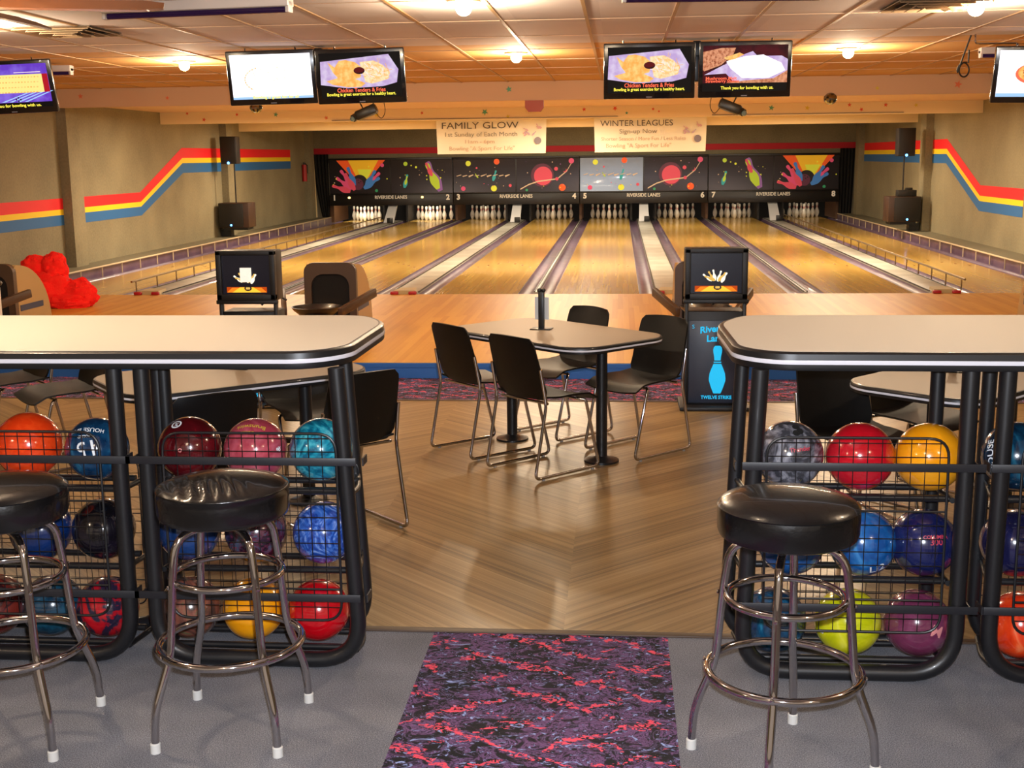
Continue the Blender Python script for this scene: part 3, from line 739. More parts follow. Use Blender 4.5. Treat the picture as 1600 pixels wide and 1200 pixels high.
# ------------------------------------------------------------------ scoring consoles
CON = mat('console_black', '100d0e', .5); CONP = mat('console_panel', '23252e', .4, emit='1c2436', estr=.35)
CY = emis('cyan_glow', '25b8e8', 1.15)
def console(x, y, label, paper):
    t = empty('scoring_console', (x, y, 0), 0, label, 'scoring console')
    MB().box((0, .02, .015), (.50, .42, .03), bev=.008).build('base_plate', CON, t)
    MB().box((0, .05, .37), (.40, .26, .68), bev=.006).build('cabinet', CON, t)
    for sx in (-1, 1): MB().box((sx*.205, -.07, .40), (.025, .05, .74), bev=.005).build('side_post', CON, t)
    lp = MB().box((0, -.085, .345), (.37, .012, .60), bev=.003).build('light_panel', CONP, t)
    text('lettering', 'Riverside', .066, CY, lp, lambda a, b, c: (.015+a, -.093-c, .585+b-.9*a*a), bold=.002)
    text('lettering', 'Lanes', .066, CY, lp, lambda a, b, c: (.015+a, -.093-c, .515+b-.6*a*a), bold=.002)
    text('lettering', 'S', .04, CY, lp, lambda a, b, c: (-.155+a, -.093-c, .60+b))
    text('lettering', 'TWELVE STRIKE', .035, CY, lp, lambda a, b, c: (.015+a, -.093-c, .085+b), bold=.001, width=.22)
    o = [(q, z) for q, z in PIN[1:-1]]; s_ = .92
    def sub(za, zb):
        pr = [(q, z) for q, z in PIN[1:-1] if za <= z <= zb]
        return pr+[(-q, z) for q, z in pr[::-1]]
    mb = MB()
    for za, zb in ((0, .236), (.262, .40)): mb.prism(sub(za, zb), 0, .002, lambda a, b, c: (.02+a*.98, -.0925-c, .115+b*.92))
    mb.prism([(-.027, .243), (.027, .243), (.027, .253), (-.027, .253)], 0, .002, lambda a, b, c: (.02+a, -.0925-c, .115+b*.92))
    mb.build('pin_silhouette', CY, lp)
    # monitor
    mb = MB(); mb.box((0, .0, .975), (.44, .18, .37), bev=.012); mb.box((0, -.10, .785), (.46, .04, .03), bev=.006); mn_ = mb.build('monitor_housing', CON, t)
    mb = MB()
    for c_, d_ in (((0, -.10, 1.145), (.44, .05, .035)), ((0, -.10, .82), (.44, .05, .045)), ((-.20, -.10, .98), (.04, .05, .36)), ((.20, -.10, .98), (.04, .05, .36))): mb.box(c_, d_, bev=.005)
    mb.build('bezel', CON, mn_)
    sc_ = MB().box((0, -.093, .985), (.36, .008, .30)).build('screen', mat('screen_dark', '12121c', .25, emit='15131f', estr=.5), mn_)
    mb = MB()
    def put(o_, m_, d=0): mb.use(m_); mb.prism(o_, 0, .0006, lambda a, b, c: (a, -.0978-d-c, b))
    wd = [emis('scr_orange', 'f07c18', 1.3), emis('scr_amber', 'ffb030', 1.6), emis('scr_white', 'fff6de', 1.3), emis('scr_gold', 'e8b85a', 1.1), emis('scr_rust', 'c84808', 1.0)]
    put([(-.15, .855), (.15, .855), (.15, .895), (-.15, .895)], wd[4])
    put([(-.15, .855), (.15, .855), (.11, .890), (-.11, .890)], wd[0], .001)
    put([(-.11, .855), (.11, .855), (.05, .893), (-.05, .893)], wd[1], .002)
    mb.use(MATS['console_black']); mb.prism(circ(.028, 18, .01, .885, 1, .7), 0, .0006, lambda a, b, c: (a, -.1012-c, b))
    mb.use(wd[3]); mb.prism(rrect(.032, .016, .004, 3, .01, .885), 0, .0006, lambda a, b, c: (a, -.1022-c, b))
    for k, (cx_, cz_, ro, m_) in enumerate([(-.062, .955, .95, 2), (-.035, .965, .55, 3), (-.015, .972, .2, 2), (.022, .965, -.3, 2), (.04, .96, -.7, 3), (-.045, .95, 1.2, 3), (.055, .955, -.5, 2)]):
        mb.use(wd[m_]); mb.prism(pin2d(.21, ro, cx_, cz_), 0, .0006, lambda a, b, c, k=k: (a, -.100-.0008*k-c, b))
    mb.build('screen_picture', None, sc_)
    MB().tube([(.0, .25, .72), (.1, .28, .80), (.2, .24, .76)], .008, 8).build('cable', CON, t)
    if paper:
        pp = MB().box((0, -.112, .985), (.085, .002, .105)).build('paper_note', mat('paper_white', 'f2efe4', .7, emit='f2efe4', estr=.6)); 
        pp.location = (x+.0, y, 0); tag(pp, 'white paper note taped to the left console screen', 'paper note')
console(1.725, -6.33, 'black scoring console with glowing cyan pin sign, right of the middle table', False)
console(-1.69, -6.33, 'black scoring console with a bowling picture screen, behind the left bar counter', True)

# ------------------------------------------------------------------ ceiling lamps, vents, black lights, fan
LAMPM = emis('lamp_glow', 'ffe0a0', 30); TRIM = mat('lamp_trim', 'd9b27c', .4)
lw = {0: 'left, over the left pair of screens', 1: 'in the middle, above the gap between the screen pairs', 2: 'right, beyond the right pair of screens', 3: 'at the far left edge', 4: 'at the top middle', 5: 'at the top right beside the vent'}
for i in range(6):
    x, y = LAMPS[i]
    t = empty('ceiling_lamp', (x, y, CEIL), 0, 'glowing warm ceiling lamp, %s row, %s' % ('farther' if i < 3 else 'nearer', lw[i]), 'ceiling lamp')
    MB().lathe([(.075, 0), (.11, -.002), (.11, -.012), (.08, -.02), (.075, -.01)], n=28).build('trim_ring', TRIM, t)
    b_ = MB().sphere((0, 0, -.045), .052, 20, 14, (1, 1, .95)).build('bulb', LAMPM, t)
    b_.visible_shadow = True
def vent(x, y, rz, label):
    t = empty('ceiling_vent', (x, y, CEIL), rz, label, 'vent')
    mb = MB()
    for k, s_ in enumerate((.56, .42, .28, .14)):
        z = -.012-.008*k
        for a in range(4):
            mb.box((cos(a*pi/2)*s_/2, sin(a*pi/2)*s_/2, z), (.05, s_, .005), rz=a*pi/2, ry=radians(28))
    mb.build('louvre_rings', mat('vent_cream', '8f775c', .5), t)
    MB().box((0, 0, -.004), (.58, .58, .006)).build('backing', mat('vent_shadow_plate', '4e4030', .7), t)
vent(-3.05, -6.1, 0, 'square louvred ceiling vent at the upper left'); vent(3.1, -6.6, 0, 'square louvred ceiling vent at the upper right')
PUR = mat('blacklight_tube', '1c0a26', .15, emit='3a0a60', estr=.12, coat=.6); HOUS = mat('fixture_white', 'c8bdb8', .45)
def blacklight(x, y, z, L, label, rz=0):
    t = empty('blacklight_fixture', (x, y, z), rz, label, 'light fixture')
    MB().box((0, 0, .045), (L, .10, .06), bev=.008).build('housing', HOUS, t)
    for sx in (-1, 1): MB().box((sx*(L/2-.012), 0, .015), (.024, .07, .07), bev=.006).build('end_cap', HOUS, t)
    MB().cyl((-L/2+.02, 0, .0), (L/2-.02, 0, .0), .019, 12).build('tube', PUR, t)
blacklight(-1.50, -7.78, 2.685, 1.22, 'long black light fixture under the ceiling at the top left', radians(-8))
blacklight(-4.95, -3.05, 2.685, 1.1, 'black light fixture behind the far left screen'); blacklight(4.92, -3.2, 2.68, 1.16, 'black light fixture behind the far right screen')
blacklight(1.62, -7.88, 2.69, 1.15, 'black light fixture cut off by the top edge above the right screens', radians(5))
BLADE = mat('fan_blade_brown', '6a3c1c', .4, coat=.2)
t = empty('ceiling_fan', (-1.70, -10.30, 2.448), 0, 'brown ceiling fan with one blade tip showing at the top left', 'ceiling fan')
MB().cyl((0, 0, .02), (0, 0, .33), .015).build('rod', BLACK, t); MB().lathe([(0, -.06), (.08, -.05), (.11, 0), (.11, .05), (.05, .09), (0, .09)], n=24).build('motor', BLADE, t)
for k in range(5):
    a = radians(17)+2*pi*k/5; o = []
    pr = [(.1, -.03), (.25, -.06), (.78, -.075), (.87, -.04), (.87, .04), (.78, .075), (.25, .06), (.1, .03)]
    MB().prism(pr, 0, .008, lambda p, q, r, a=a: (p*cos(a)-q*sin(a), p*sin(a)+q*cos(a), r+q*.38)).build('blade', BLADE, t)

# ------------------------------------------------------------------ hanging screens
TVB = mat('tv_bezel', '100d12', .2, coat=.5)
E_ = {k: emis('tv_'+k, c, s) for k, (c, s) in dict(white=('f6f4ff', 1.7), lav=('c6a8dc', 1.0), orange=('f0a850', 1.15), cream=('f6dcae', 1.2), red=('701018', .7), cap=('ff6a4a', 1.3), yellow=('ffee50', 1.3), violet=('6a3cc8', 1.0), grid=('f4de84', 1.2), crim=('c01428', .9), brown=('8c4226', .8), wine=('5a0a1c', .7), bun=('e8a078', 1.0), black=('0a060c', .3), blue=('5a8ce8', 1.1), pale=('f4e0dc', 1.2), ltb=('a0c8f4', 1.2)).items()}
def noisy(k, c2, sc_=25):
    M = E_[k]; nt = M.node_tree; b = nt.nodes['Principled BSDF']; tc = nt.nodes.new('ShaderNodeTexCoord'); n = nt.nodes.new('ShaderNodeTexNoise'); r = nt.nodes.new('ShaderNodeValToRGB')
    n.inputs['Scale'].default_value = sc_; n.inputs['Detail'].default_value = 4; nt.links.new(tc.outputs['Object'], n.inputs[0]); nt.links.new(n.outputs[0], r.inputs[0])
    r.color_ramp.elements[0].position = .4; r.color_ramp.elements[0].color = b.inputs['Emission Color'].default_value
    r.color_ramp.elements[1].position = .65; r.color_ramp.elements[1].color = s2l(c2); nt.links.new(r.outputs[0], b.inputs['Emission Color'])
for k, c2, sc_ in (('orange', 'f8cc7c', 22), ('lav', 'e4d4f0', 12), ('cream', 'ecb878', 40), ('bun', 'b86a48', 50), ('violet', '8a6ae4', 8), ('wine', '2a0410', 10), ('white', 'fff8ec', 6)): noisy(k, c2, sc_)
def tv(x, label, kind, tilt=11, yaw=0, roll=0, z=2.515, y=-4.42):
    t = empty('hanging_screen', (x, y, z), 0, label, 'television', rot=(radians(tilt), radians(roll), radians(yaw)))
    w_, h_ = .775, .465
    fr_ = MB().box((0, .03, 0), (w_, .05, h_), bev=.01).box((0, .075, 0), (w_*.6, .05, h_*.6), bev=.02).build('casing', TVB, t)
    sc_ = MB().box((0, .003, .012), (w_-.07, .006, h_-.085)).build('screen', E_['white'] if kind in ('pizza', 'pizza2') else E_['black'], t)
    mb = MB(); c = [0]
    def put(o_, m_): c[0] += 1; d = .0012*c[0]; mb.use(E_[m_]); mb.prism(o_, 0, .0006, lambda a, b, e: (a, -.0005-d-e, b+.012))
    W2, H2 = w_/2-.035, h_/2-.0425
    R = random.Random(3)
    def scribble(n, m_, cx, cz, rx_, rz_, s_=.02):
        for _ in range(n):
            a, r_ = R.uniform(0, 6.3), R.random()**.5; px, pz = cx+rx_*r_*cos(a), cz+rz_*r_*sin(a); q = R.uniform(0, 3.1)
            put([(px, pz), (px+s_*cos(q), pz+s_*sin(q)), (px+s_*cos(q)+.004, pz+s_*sin(q)+.004), (px+.004, pz+.004)], m_)
    if kind == 'fries':
        put([(-W2+.01, .12), (W2-.10, .17), (W2-.02, .04), (W2-.04, -.07), (W2-.16, -.10), (-.12, -.11), (-W2, -.075)], 'lav')
        put([(-.28, .115), (-.22, .07), (-.18, .125), (-.12, .13), (-.04, .11), (.02, .06), (0, -.02), (-.08, -.04), (-.20, -.02), (-.24, .03)], 'orange')
        put([(-.30, -.045), (-.2, -.02), (-.05, -.03), (.04, -.07), (0, -.1), (-.12, -.1), (-.25, -.075)], 'orange')
        put([(0, .11), (.12, .12), (.2, .08), (.26, .02), (.24, -.04), (.1, -.075), (.04, -.06), (.02, .02)], 'cream')
        scribble(26, 'orange', .14, .02, .12, .07, .05); scribble(20, 'pale', .14, .02, .12, .07, .05)
        put(circ(.048, 22, .0, .045, 1.0, .62), 'wine'); put(circ(.042, 22, .0, .05, 1.0, .5), 'red')
    elif kind == 'bun':
        put([(-W2, H2), (W2, H2), (W2, -.12), (-W2, -.12)], 'wine')
        put([(-W2, .14), (-.20, .17), (-.08, .17), (-.1, .12), (-.2, .03), (-.34, -.02), (-W2, -.01)], 'bun')
        put([(-.18, .09), (-.05, .13), (.02, .1), (0, .07), (-.12, .05)], 'orange')
        put([(-.34, -.05), (-.14, .05), (0, .12), (.06, .14), (.1, .1), (.3, .1), (W2, .07), (W2, -.09), (.1, -.12), (-.1, -.10), (-.16, -.04)], 'lav')
        put([(-.16, .06), (0, .1), (.15, .11), (.3, .04), (W2-.02, -.02), (.2, -.08), (-.02, -.08), (-.12, 0)], 'white')
        put([(-.16, -.12), (W2, -.12), (W2, -.02), (.24, -.085), (0, -.10)], 'bun')
        scribble(30, 'brown', -.24, .08, .1, .06, .012)
    elif kind == 'score':
        put([(-W2, -.145), (W2, -.145), (W2, H2), (-W2, H2)], 'violet')
        for k in range(4): put([(-.1+.07*k, -.14), (-.07+.07*k, -.14), (.2+.06*k, -.05), (.18+.06*k, -.05)], 'ltb')
        put([(-W2, -.06), (W2-.05, -.06), (W2-.05, .10), (-W2, .10)], 'grid'); put([(W2-.05, -.06), (W2, -.06), (W2, .10), (W2-.05, .10)], 'crim')
        for r_ in range(4):
            for k in range(22): put([(-.32+.028*k, .075-.04*r_), (-.306+.028*k, .075-.04*r_), (-.306+.028*k, .085-.04*r_), (-.32+.028*k, .085-.04*r_)], 'orange')
        put([(.1, .13), (W2-.02, .13), (W2-.02, .136), (.1, .136)], 'pale')
        for dx, dz in ((0, 0), (.02, .015), (.04, 0), (.02, -.015)): put(circ(.007, 8, .08+dx, -.1+dz), 'black')
    elif kind == 'pizza':
        put([(-W2, -H2), (W2, -H2), (W2, -H2+.02), (-W2, -H2+.02)], 'ltb')
        for k in range(22):
            a = radians(110+6*k); put(circ(.008, 8, -.08+.15*cos(a), -.02+.1*sin(a)), 'pale' if k % 2 else 'cream')
        scribble(18, 'cream', 0, .02, .16, .08)
    else:
        put([(-W2, -H2), (W2, -H2), (W2, -H2+.03), (-W2, -H2+.03)], 'ltb')
        put(circ(.15, 26, -.05, .0, 1.1, .6), 'cap'); put(circ(.14, 26, -.04, .01, 1.1, .58), 'orange'); scribble(40, 'crim', -.04, .01, .13, .07, .015); scribble(30, 'grid', -.04, .01, .13, .07, .02)
    mb.build('screen_picture', None, sc_)
    cap = {'fries': [('Chicken Tenders & Fries', .048, -.127, 'cap', .42, .0)], 'bun': [('Mushroom Melt', .034, -.075, 'cap', .26, -.2), ('Strawberry Shakes', .034, -.098, 'cap', .28, -.19)]}.get(kind, [])
    low = {'fries': ('Bowling is great exercise for a healthy heart.', .60, 0, -.158), 'bun': ('Thank you for bowling with us.', .44, .02, -.158), 'score': ('Thank you for bowling with us.', .5, 0, -.172), 'pizza': ('Bowling is great fun for all', .40, .03, -.172), 'pizza2': ('Thank you for bowling', .40, .1, -.165)}[kind]
    for s, sz, zz, m_, wd, dx in cap: text('caption', s, sz, E_[m_], sc_, lambda a, b, c_, zz=zz, dx=dx: (a+dx, -.045-c_ if kind == 'bun' else -.012-c_, b+zz+.012), width=wd, bold=.0008)
    text('caption', low[0], .036, E_['yellow'], sc_, lambda a, b, c_: (a+low[2], -.030-c_ if kind != 'score' else -.13-c_*0, b+low[3]+.012), width=low[1], bold=.0008) if kind != 'score' else text('caption', low[0], .036, E_['yellow'], sc_, lambda a, b, c_: (a, -.004-c_, b+low[3]+.012), width=low[1], bold=.0008)
    MB().box((0, -.001, -h_/2+.018), (.05, .003, .008)).build('badge', mat('badge_grey', '77747c', .4), t)
    # hanger rod to the ceiling
    for sx in (-.22, .22): MB().cyl((sx, .06, h_/2-.02), (sx, .06-.01, h_/2+.02), .006, 8).build('hanger', CHROME, t)
    return t
tv(-1.995, 'hanging screen showing an overexposed white pizza picture, left one of the left pair', 'pizza', 11, 3, -1)
tv(-1.205, 'hanging screen showing chicken tenders and fries, right one of the left pair', 'fries', 11, 3, -1)
tv(1.285, 'hanging screen showing chicken tenders and fries, left one of the right pair', 'fries')
tv(2.088, 'hanging screen showing a burger bun and white plate, right one of the right pair', 'bun')
tv(-4.375, 'hanging screen showing a purple and yellow score grid at the far left edge', 'score', 13, 6, -2, 2.47)
tv(4.525, 'hanging screen showing a pizza on white at the far right edge', 'pizza2', 13, -5, 1, 2.43)
for x, nm in ((-1.6, 'left'), (1.69, 'right')):
    mb = MB(); mb.box((x, -4.28, 2.70), (.20, .10, .12), bev=.01); mb.box((x, -4.27, 2.6), (.07, .08, .34), bev=.01); mb.box((x, -4.27, 2.64), (.9, .03, .03))
    tag(mb.build('screen_bracket', BLACK), 'black ceiling bracket between the %s pair of screens' % nm, 'bracket')
t = MB().tube(fillet([(4.0, -4.3, 2.78), (4.0, -4.3, 2.70), (4.35, -4.3, 2.70), (4.35, -4.3, 2.66)], .03), .008, 8).build('hanger_hook', CHROME); tag(t, 'bent metal hanger rod above the far right screen', 'hanger')
t = MB().tube([(3.98, -4.2, 2.66)]+[(3.96+.045*cos(a), -4.2+.01*a, 2.50+.06*sin(a)) for a in [radians(60+20*k) for k in range(26)]]+[(3.99, -4.2, 2.78)], .007, 6).build('cable_coil', BLACK); tag(t, 'coiled dark cable hanging left of the far right screen', 'cable')

# ------------------------------------------------------------------ stage lights, mirror balls, hanging box under the bulkhead
ZB = 2.535
def scanner(x, s_, label):
    t = empty('stage_light', (x, 1.22, ZB), 0, label, 'stage light')
    D = mat('scanner_dark', '2a2a22', .35)
    MB().tube([(s_*-.10, 0, 0), (s_*-.06, 0, -.08), (s_*.04, 0, -.08), (s_*.08, 0, 0)], .01, 8).build('yoke', D, t)
    MB().box((0, 0, -.12), (.30, .16, .13), ry=radians(s_*22), bev=.03).build('body', D, t)
    MB().cyl((s_*.13, -.02, -.17), (s_*.17, -.06, -.20), .05, 16).build('lens_barrel', D, t)
    MB().sphere((s_*.175, -.07, -.205), .036, 14, 10).build('lens', mat('lens_glass', '6f8f90', .05, coat=1), t)
    MB().tube(fillet([(s_*-.12, 0, -.12), (s_*-.2, 0, -.22), (s_*-.26, 0, -.12), (s_*-.24, 0, 0)], .08), .005, 6).build('cable', BLACK, t)
scanner(-2.31, -1, 'dark stage light with cable under the bulkhead, below the left screens'); scanner(2.45, 1, 'dark stage light tilted down under the bulkhead, below the right screens')
def mball(x, label):
    t = empty('mirror_ball', (x, 1.22, ZB), 0, label, 'mirror ball')
    mb = MB(); g1_, g2_ = mat('mirror_tile', '9a9c98', .12, 1), mat('mirror_tile_dark', '4c4f4a', .2, 1); mb.mats += [g1_, g2_]
    mb.sphere((0, 0, -.035), .085, 16, 10, (1, 1, .9))
    R = random.Random(2)
    for f in mb.bm.faces: f.material_index = R.choice((0, 0, 1)); f.smooth = False
    mb.build('mirrored_sphere', None, t, smooth=5)
mball(-3.8, 'small faceted mirror ball under the bulkhead, below the left pair of screens'); mball(3.72, 'small faceted mirror ball under the bulkhead, right of the right screens')
mb = MB(); o_ = [(-.12, 0), (.12, 0), (.12, -.09), (.08, -.145), (-.08, -.145), (-.12, -.09)]
mb.prism(o_, 0, .12, lambda a, b, c: (-.08+a, 1.18+c, ZB+b)); o = mb.build('hanging_lamp_box', mat('rust_orange', 'a8482a', .5))
tag(o, 'rust orange box with cut lower corners under the bulkhead, above the FAMILY GLOW banner', 'box')

# ================================================================== FURNITURE
# ------------------------------------------------------------------ bar counters
def outline_fillet(pts, r):
    return [(p.x, p.y) for p in fillet([(a, b, 0) for a, b in pts], r, 6, closed=True)]
def offset(o, d):
    n = len(o); res = []
    ar = sum(o[i][0]*o[(i+1) % n][1]-o[(i+1) % n][0]*o[i][1] for i in range(n)); sg = 1 if ar > 0 else -1
    for i in range(n):
        a, b, c = Vector(o[i-1]), Vector(o[i]), Vector(o[(i+1) % n])
        t1 = (b-a); t2 = (c-b)
        if t1.length < 1e-7: t1 = t2
        if t2.length < 1e-7: t2 = t1
        t_ = (t1.normalized()+t2.normalized()).normalized(); nn = Vector((t_.y, -t_.x))*sg
        res.append((b.x+nn.x*d, b.y+nn.y*d))
    return res
def top_board(t, out, z, th, lam, edge_w):
    """laminate top with a black bumper edge and a pale strip in its middle"""
    L_ = lambda o, zz: [(a, b, zz) for a, b in o]
    MB().layers([L_(out, z-th+.004), L_(out, z)]).build('laminate_top', lam, t)
    e = edge_w; mb = MB()
    prof = [(0, 0), (e*.55, -.001), (e*.9, -.006), (e, -th*.42)]
    rings = [offset(out, .0005+p) for p, _ in prof]; zz = [z-.0005+q for _, q in prof]
    mb.layers([L_(r_, q) for r_, q in zip(rings, zz)] + [L_(offset(out, e), z-th*.42)])
    mb.build('bumper_edge', BLACK, t)
    mb = MB(); mb.layers([L_(offset(out, e*.2), z-th*.68), L_(offset(out, e*1.08), z-th*.66), L_(offset(out, e*1.12), z-th*.55), L_(offset(out, e*1.08), z-th*.43), L_(offset(out, e*.2), z-th*.42)])
    mb.build('pale_strip', WHTE, t)
    mb = MB(); mb.layers([L_(offset(out, e*.9), z-th), L_(offset(out, e), z-th*.9), L_(offset(out, e), z-th*.68)]); mb.build('lower_edge', BLACK, t)
ZC = 1.165; TH = .062
def counter(out, label):
    t = empty('bar_counter', (0, 0, 0), 0, label, 'counter'); o = outline_fillet(out, .10)
    top_board(t, o, ZC, TH, LAM, .022)
    return t
counter([(-2.6, -11.17), (-.03, -11.15), (.075, -11.03), (.085, -10.40), (-.03, -10.18), (-2.6, -10.18)], 'long almond bar counter with chamfered end on the left, above the ball racks')
counter([(3.9, -11.17), (1.56, -11.14), (1.455, -11.03), (1.44, -10.42), (1.55, -10.18), (3.9, -10.18)], 'long almond bar counter with rounded end on the right, above the ball racks')

# ------------------------------------------------------------------ ball racks
def rack(xl, xr, xlb, xrb, label, yb_off):
    """U-frames: xl,xr leg x at the top, xlb,xrb near the floor"""
    t = empty('ball_rack', ((xl+xr)/2, -11.0, 0), 0, label, 'ball rack'); cx = (xl+xr)/2; R_ = .029
    def U(y, dx):
        pts = [(xl-cx+dx, y, ZC-TH), (xlb-cx+dx, y, R_), (xrb-cx+dx, y, R_), (xr-cx+dx, y, ZC-TH)]
        return fillet(pts, .17, 9)
    yF, yB = -.13, .17
    MB().tube(U(yF, 0), R_, 18).build('front_frame', BLACK, t)
    MB().tube(U(yB, yb_off), .026, 16).build('rear_frame', BLACK, t)
    a, b = xlb-cx, xrb-cx
    for z in (.645, .35, .055):
        s_ = MB()
        for y in (-.075, .075): s_.tube([(a+.03, y, z), (b-.03, y, z)], .0125, 10)
        for xx, e_ in ((a+.025, -1), (b-.025, 1)): s_.tube(fillet([(xx, yF+.03, z), (xx+e_*.004, 0, z-.008), (xx+yb_off*.8, yB-.02, z)], .04), .010, 10)
        s_.build('shelf_rails', BLACK, t)
    for z, xx in ((.775, 0), (.275, 0)):
        o = [(a-.035, yF-.035), (b+.035, yF-.035), (b+.035, yF+.03), (a-.035, yF+.03)]
        mb = MB(); mb.box((0, yF-.033, z), (b-a+.075, .005, .028), bev=.001)
        for sx, e_ in ((-1, a), (1, b)): mb.box((e_+sx*.034, yF, z), (.005, .066, .028)); 
        mb.build('retaining_strap', mat('strap_black', '1f1f24', .45), t)
    # wire mesh panels: framed front, plain rear
    def mesh(y, x0, x1, z0, z1, nm, rf, rw, top_r):
        mb = MB(); mb.tube(fillet([(x0, y, z0), (x1, y, z0), (x1, y, z1), (x0, y, z1)], top_r, 6, closed=True), rf, 8, closed=True)
        for zz in (z0+(z1-z0)*.17, z0+(z1-z0)*.63): mb.tube([(x0+.004, y, zz), (x1-.004, y, zz)], rf*.8, 6)
        f = mb.build(nm, BLACK, t)
        mb = MB(); q = x0+.05
        def lim(xx):
            d = min(xx-x0, x1-xx); return (top_r-math.sqrt(max(0, top_r**2-(top_r-d)**2))) if d < top_r else 0
        while q < x1-.01:
            c = lim(q); mb.tube([(q, y+.003, z0+c), (q, y+.003, z1-c)], rw, 4); q += .0475
        zz = z0+.05
        while zz < z1-.01:
            d = min(zz-z0, z1-zz); c = (top_r-math.sqrt(max(0, top_r**2-(top_r-d)**2))) if d < top_r else 0
            mb.tube([(x0+c, y-.001, zz), (x1-c, y-.001, zz)], rw, 4); zz += .0475
        mb.build('wire_grid', BLACK, f)
    mesh(yF-.028, a+.07, b-.06, .19, .875, 'front_wire_panel', .0048, .0015, .07)
    mesh(yB-.02, a+.05, b-.05, .12, .70, 'rear_wire_panel', .003, .0013, .04)
    return t
rack(-.635, .062, -.635, .118, 'black tubular ball rack under the left counter, nearest the aisle', -.035)
rack(-1.47, -.735, -1.50, -.735, 'black tubular ball rack under the left counter, cut off by the left edge', .04)
rack(1.515, 2.205, 1.47, 2.20, 'black tubular ball rack under the right counter, nearest the aisle', -.03)
rack(2.325, 3.02, 2.31, 3.02, 'black tubular ball rack under the right counter, cut off by the right edge', .03)

# ------------------------------------------------------------------ bowling balls
LETW = mat('ball_print_white', 'e8ecf0', .4); LETY = mat('ball_print_gold', 'c9a83a', .4); LETR = mat('ball_print_red', 'c0384a', .4); LETP = mat('ball_print_pink', 'd88a8a', .4)
def ballmat(nm, c, var=None, sc_=6, dist=3, pos=(.4, .6)):
    return mat('ball_'+nm, c, .16, coat=1.0, var=var, vscale=sc_, vdist=dist, vpos=pos, spec=.6)
def wrap(r, yaw, pit, rot, k=1.003):
    """flat text -> on the sphere around direction (yaw from -Y, pitch up), turned by rot"""
    def f(x, y, z):
        x, y = x*cos(rot)-y*sin(rot), x*sin(rot)+y*cos(rot)
        v = Vector((x, -r, y)).normalized()*(r*k)
        M = Matrix.Rotation(yaw, 3, 'Z') @ Matrix.Rotation(-pit, 3, 'X')
        return M @ v
    return f
def ball(x, y, z, r, m_, label, grp, prints=(), holes=None):
    t = empty('bowling_ball', (x, y, z), 0, label, 'bowling ball', grp)
    MB().sphere((0, 0, 0), r, 48, 32).build('ball_shell', m_, t)
    for s, sz, mm, yaw, pit, rot in prints:
        text('printed_mark', s, sz, mm, t, wrap(r, radians(yaw), radians(pit), radians(rot), 1.003+.16*sz), bold=.0004)
    if holes:
        mb = MB()
        for yaw, pit in holes:
            d = Matrix.Rotation(radians(yaw), 3, 'Z') @ Matrix.Rotation(-radians(pit), 3, 'X') @ Vector((0, -1, 0))
            q = Vector((0, 0, 1)).rotation_difference(d).to_matrix(); mb.lathe([(0, 0), (.013, 0), (.013, .0008), (0, .0008)], d*r, 16, q)
        mb.build('finger_holes', PIT, t)
    return t
YB = -10.95; RL, RR = .116, .1195
gl = 'balls in the left rack nearest the aisle'; gl2 = 'balls in the cut-off left rack'; gr = 'balls in the right rack nearest the aisle'; gr2 = 'balls in the cut-off right rack'
ball(-.540, YB, .770, RL, ballmat('dark_red', '4a0a10', ['5e0d14'], 5, 2), 'dark maroon bowling ball with white ring mark, top shelf of left rack', gl, [('O', .055, LETW, -25, 58, 12), ('%', .024, LETW, -25, 58, 12), ('o', .03, LETP, 2, 10, 0)])
ball(-.292, YB, .766, RL, ballmat('rose', 'a33a4a', ['b85060', 'c26672'], 7, 2.5), 'rose pink bowling ball with gold script, middle of left rack top shelf', gl, [('Brunswick', .028, LETY, 4, 60, 178), ('C. Dawson', .018, LETY, 2, 45, 178), ('&', .03, LETW, 62, 8, 80)])
ball(-.046, YB, .768, RL, ballmat('teal', '0d5a78', ['1f8fa8', '4fb4c4', '0d4a66'], 7, 4, (.4, .52)), 'teal marbled bowling ball, top shelf of left rack beside the aisle', gl)
ball(-.560, YB, .455, RL, ballmat('navy_a', '17305c', ['20407a'], 6, 2), 'dark blue bowling ball half hidden behind the left stool seat', gl)
ball(-.305, YB, .452, RL, ballmat('confetti', '241626', ['5a2038', '2f5068', '8a3040'], 16, 3, (.42, .52)), 'dark multicolour speckled bowling ball on the left rack middle shelf', gl)
ball(-.048, YB, .452, RL, ballmat('blue_streak', '1c3f94', ['3566c0', '7d9ad8', '2a56b0'], 10, 5, (.42, .55)), 'bright blue streaky bowling ball, middle shelf of left rack', gl)
ball(-.575, YB, .150, RL, ballmat('bronze', '4a3530', ['8a5040', '5f6a48'], 10, 2), 'bronze speckled bowling ball, bottom shelf of left rack', gl)
ball(-.330, YB, .150, RL, ballmat('amber', 'f0960a', ['f5a616'], 4, 1), 'amber orange bowling ball, bottom shelf of left rack', gl)
ball(-.080, YB, .150, RL, ballmat('scarlet', 'b80614', ['c80a1a'], 4, 1), 'bright red bowling ball, bottom shelf of left rack beside the aisle', gl)
ball(-1.160, YB, .776, .123, ballmat('orange', 'e63c10', ['f04a18'], 30, 1), 'orange-red bowling ball on the top shelf at the far left', gl2)
ball(-.895, YB, .764, RL, ballmat('navy_b', '0a2a4a', ['15456a', '2a6a8a'], 5, 3), 'dark blue bowling ball with a white outlined 15, top shelf of cut-off left rack', gl2, [('15', .085, LETW, 5, 14, 192), ('HOUSE BALL', .026, LETW, -4, 50, 186), ('POUND', .014, LETW, -4, 36, 188)])
ball(-1.138, YB, .448, RL, ballmat('navy_c', '0c2350', ['12306a'], 5, 2), 'dark blue bowling ball beside the far left stool seat', gl2)
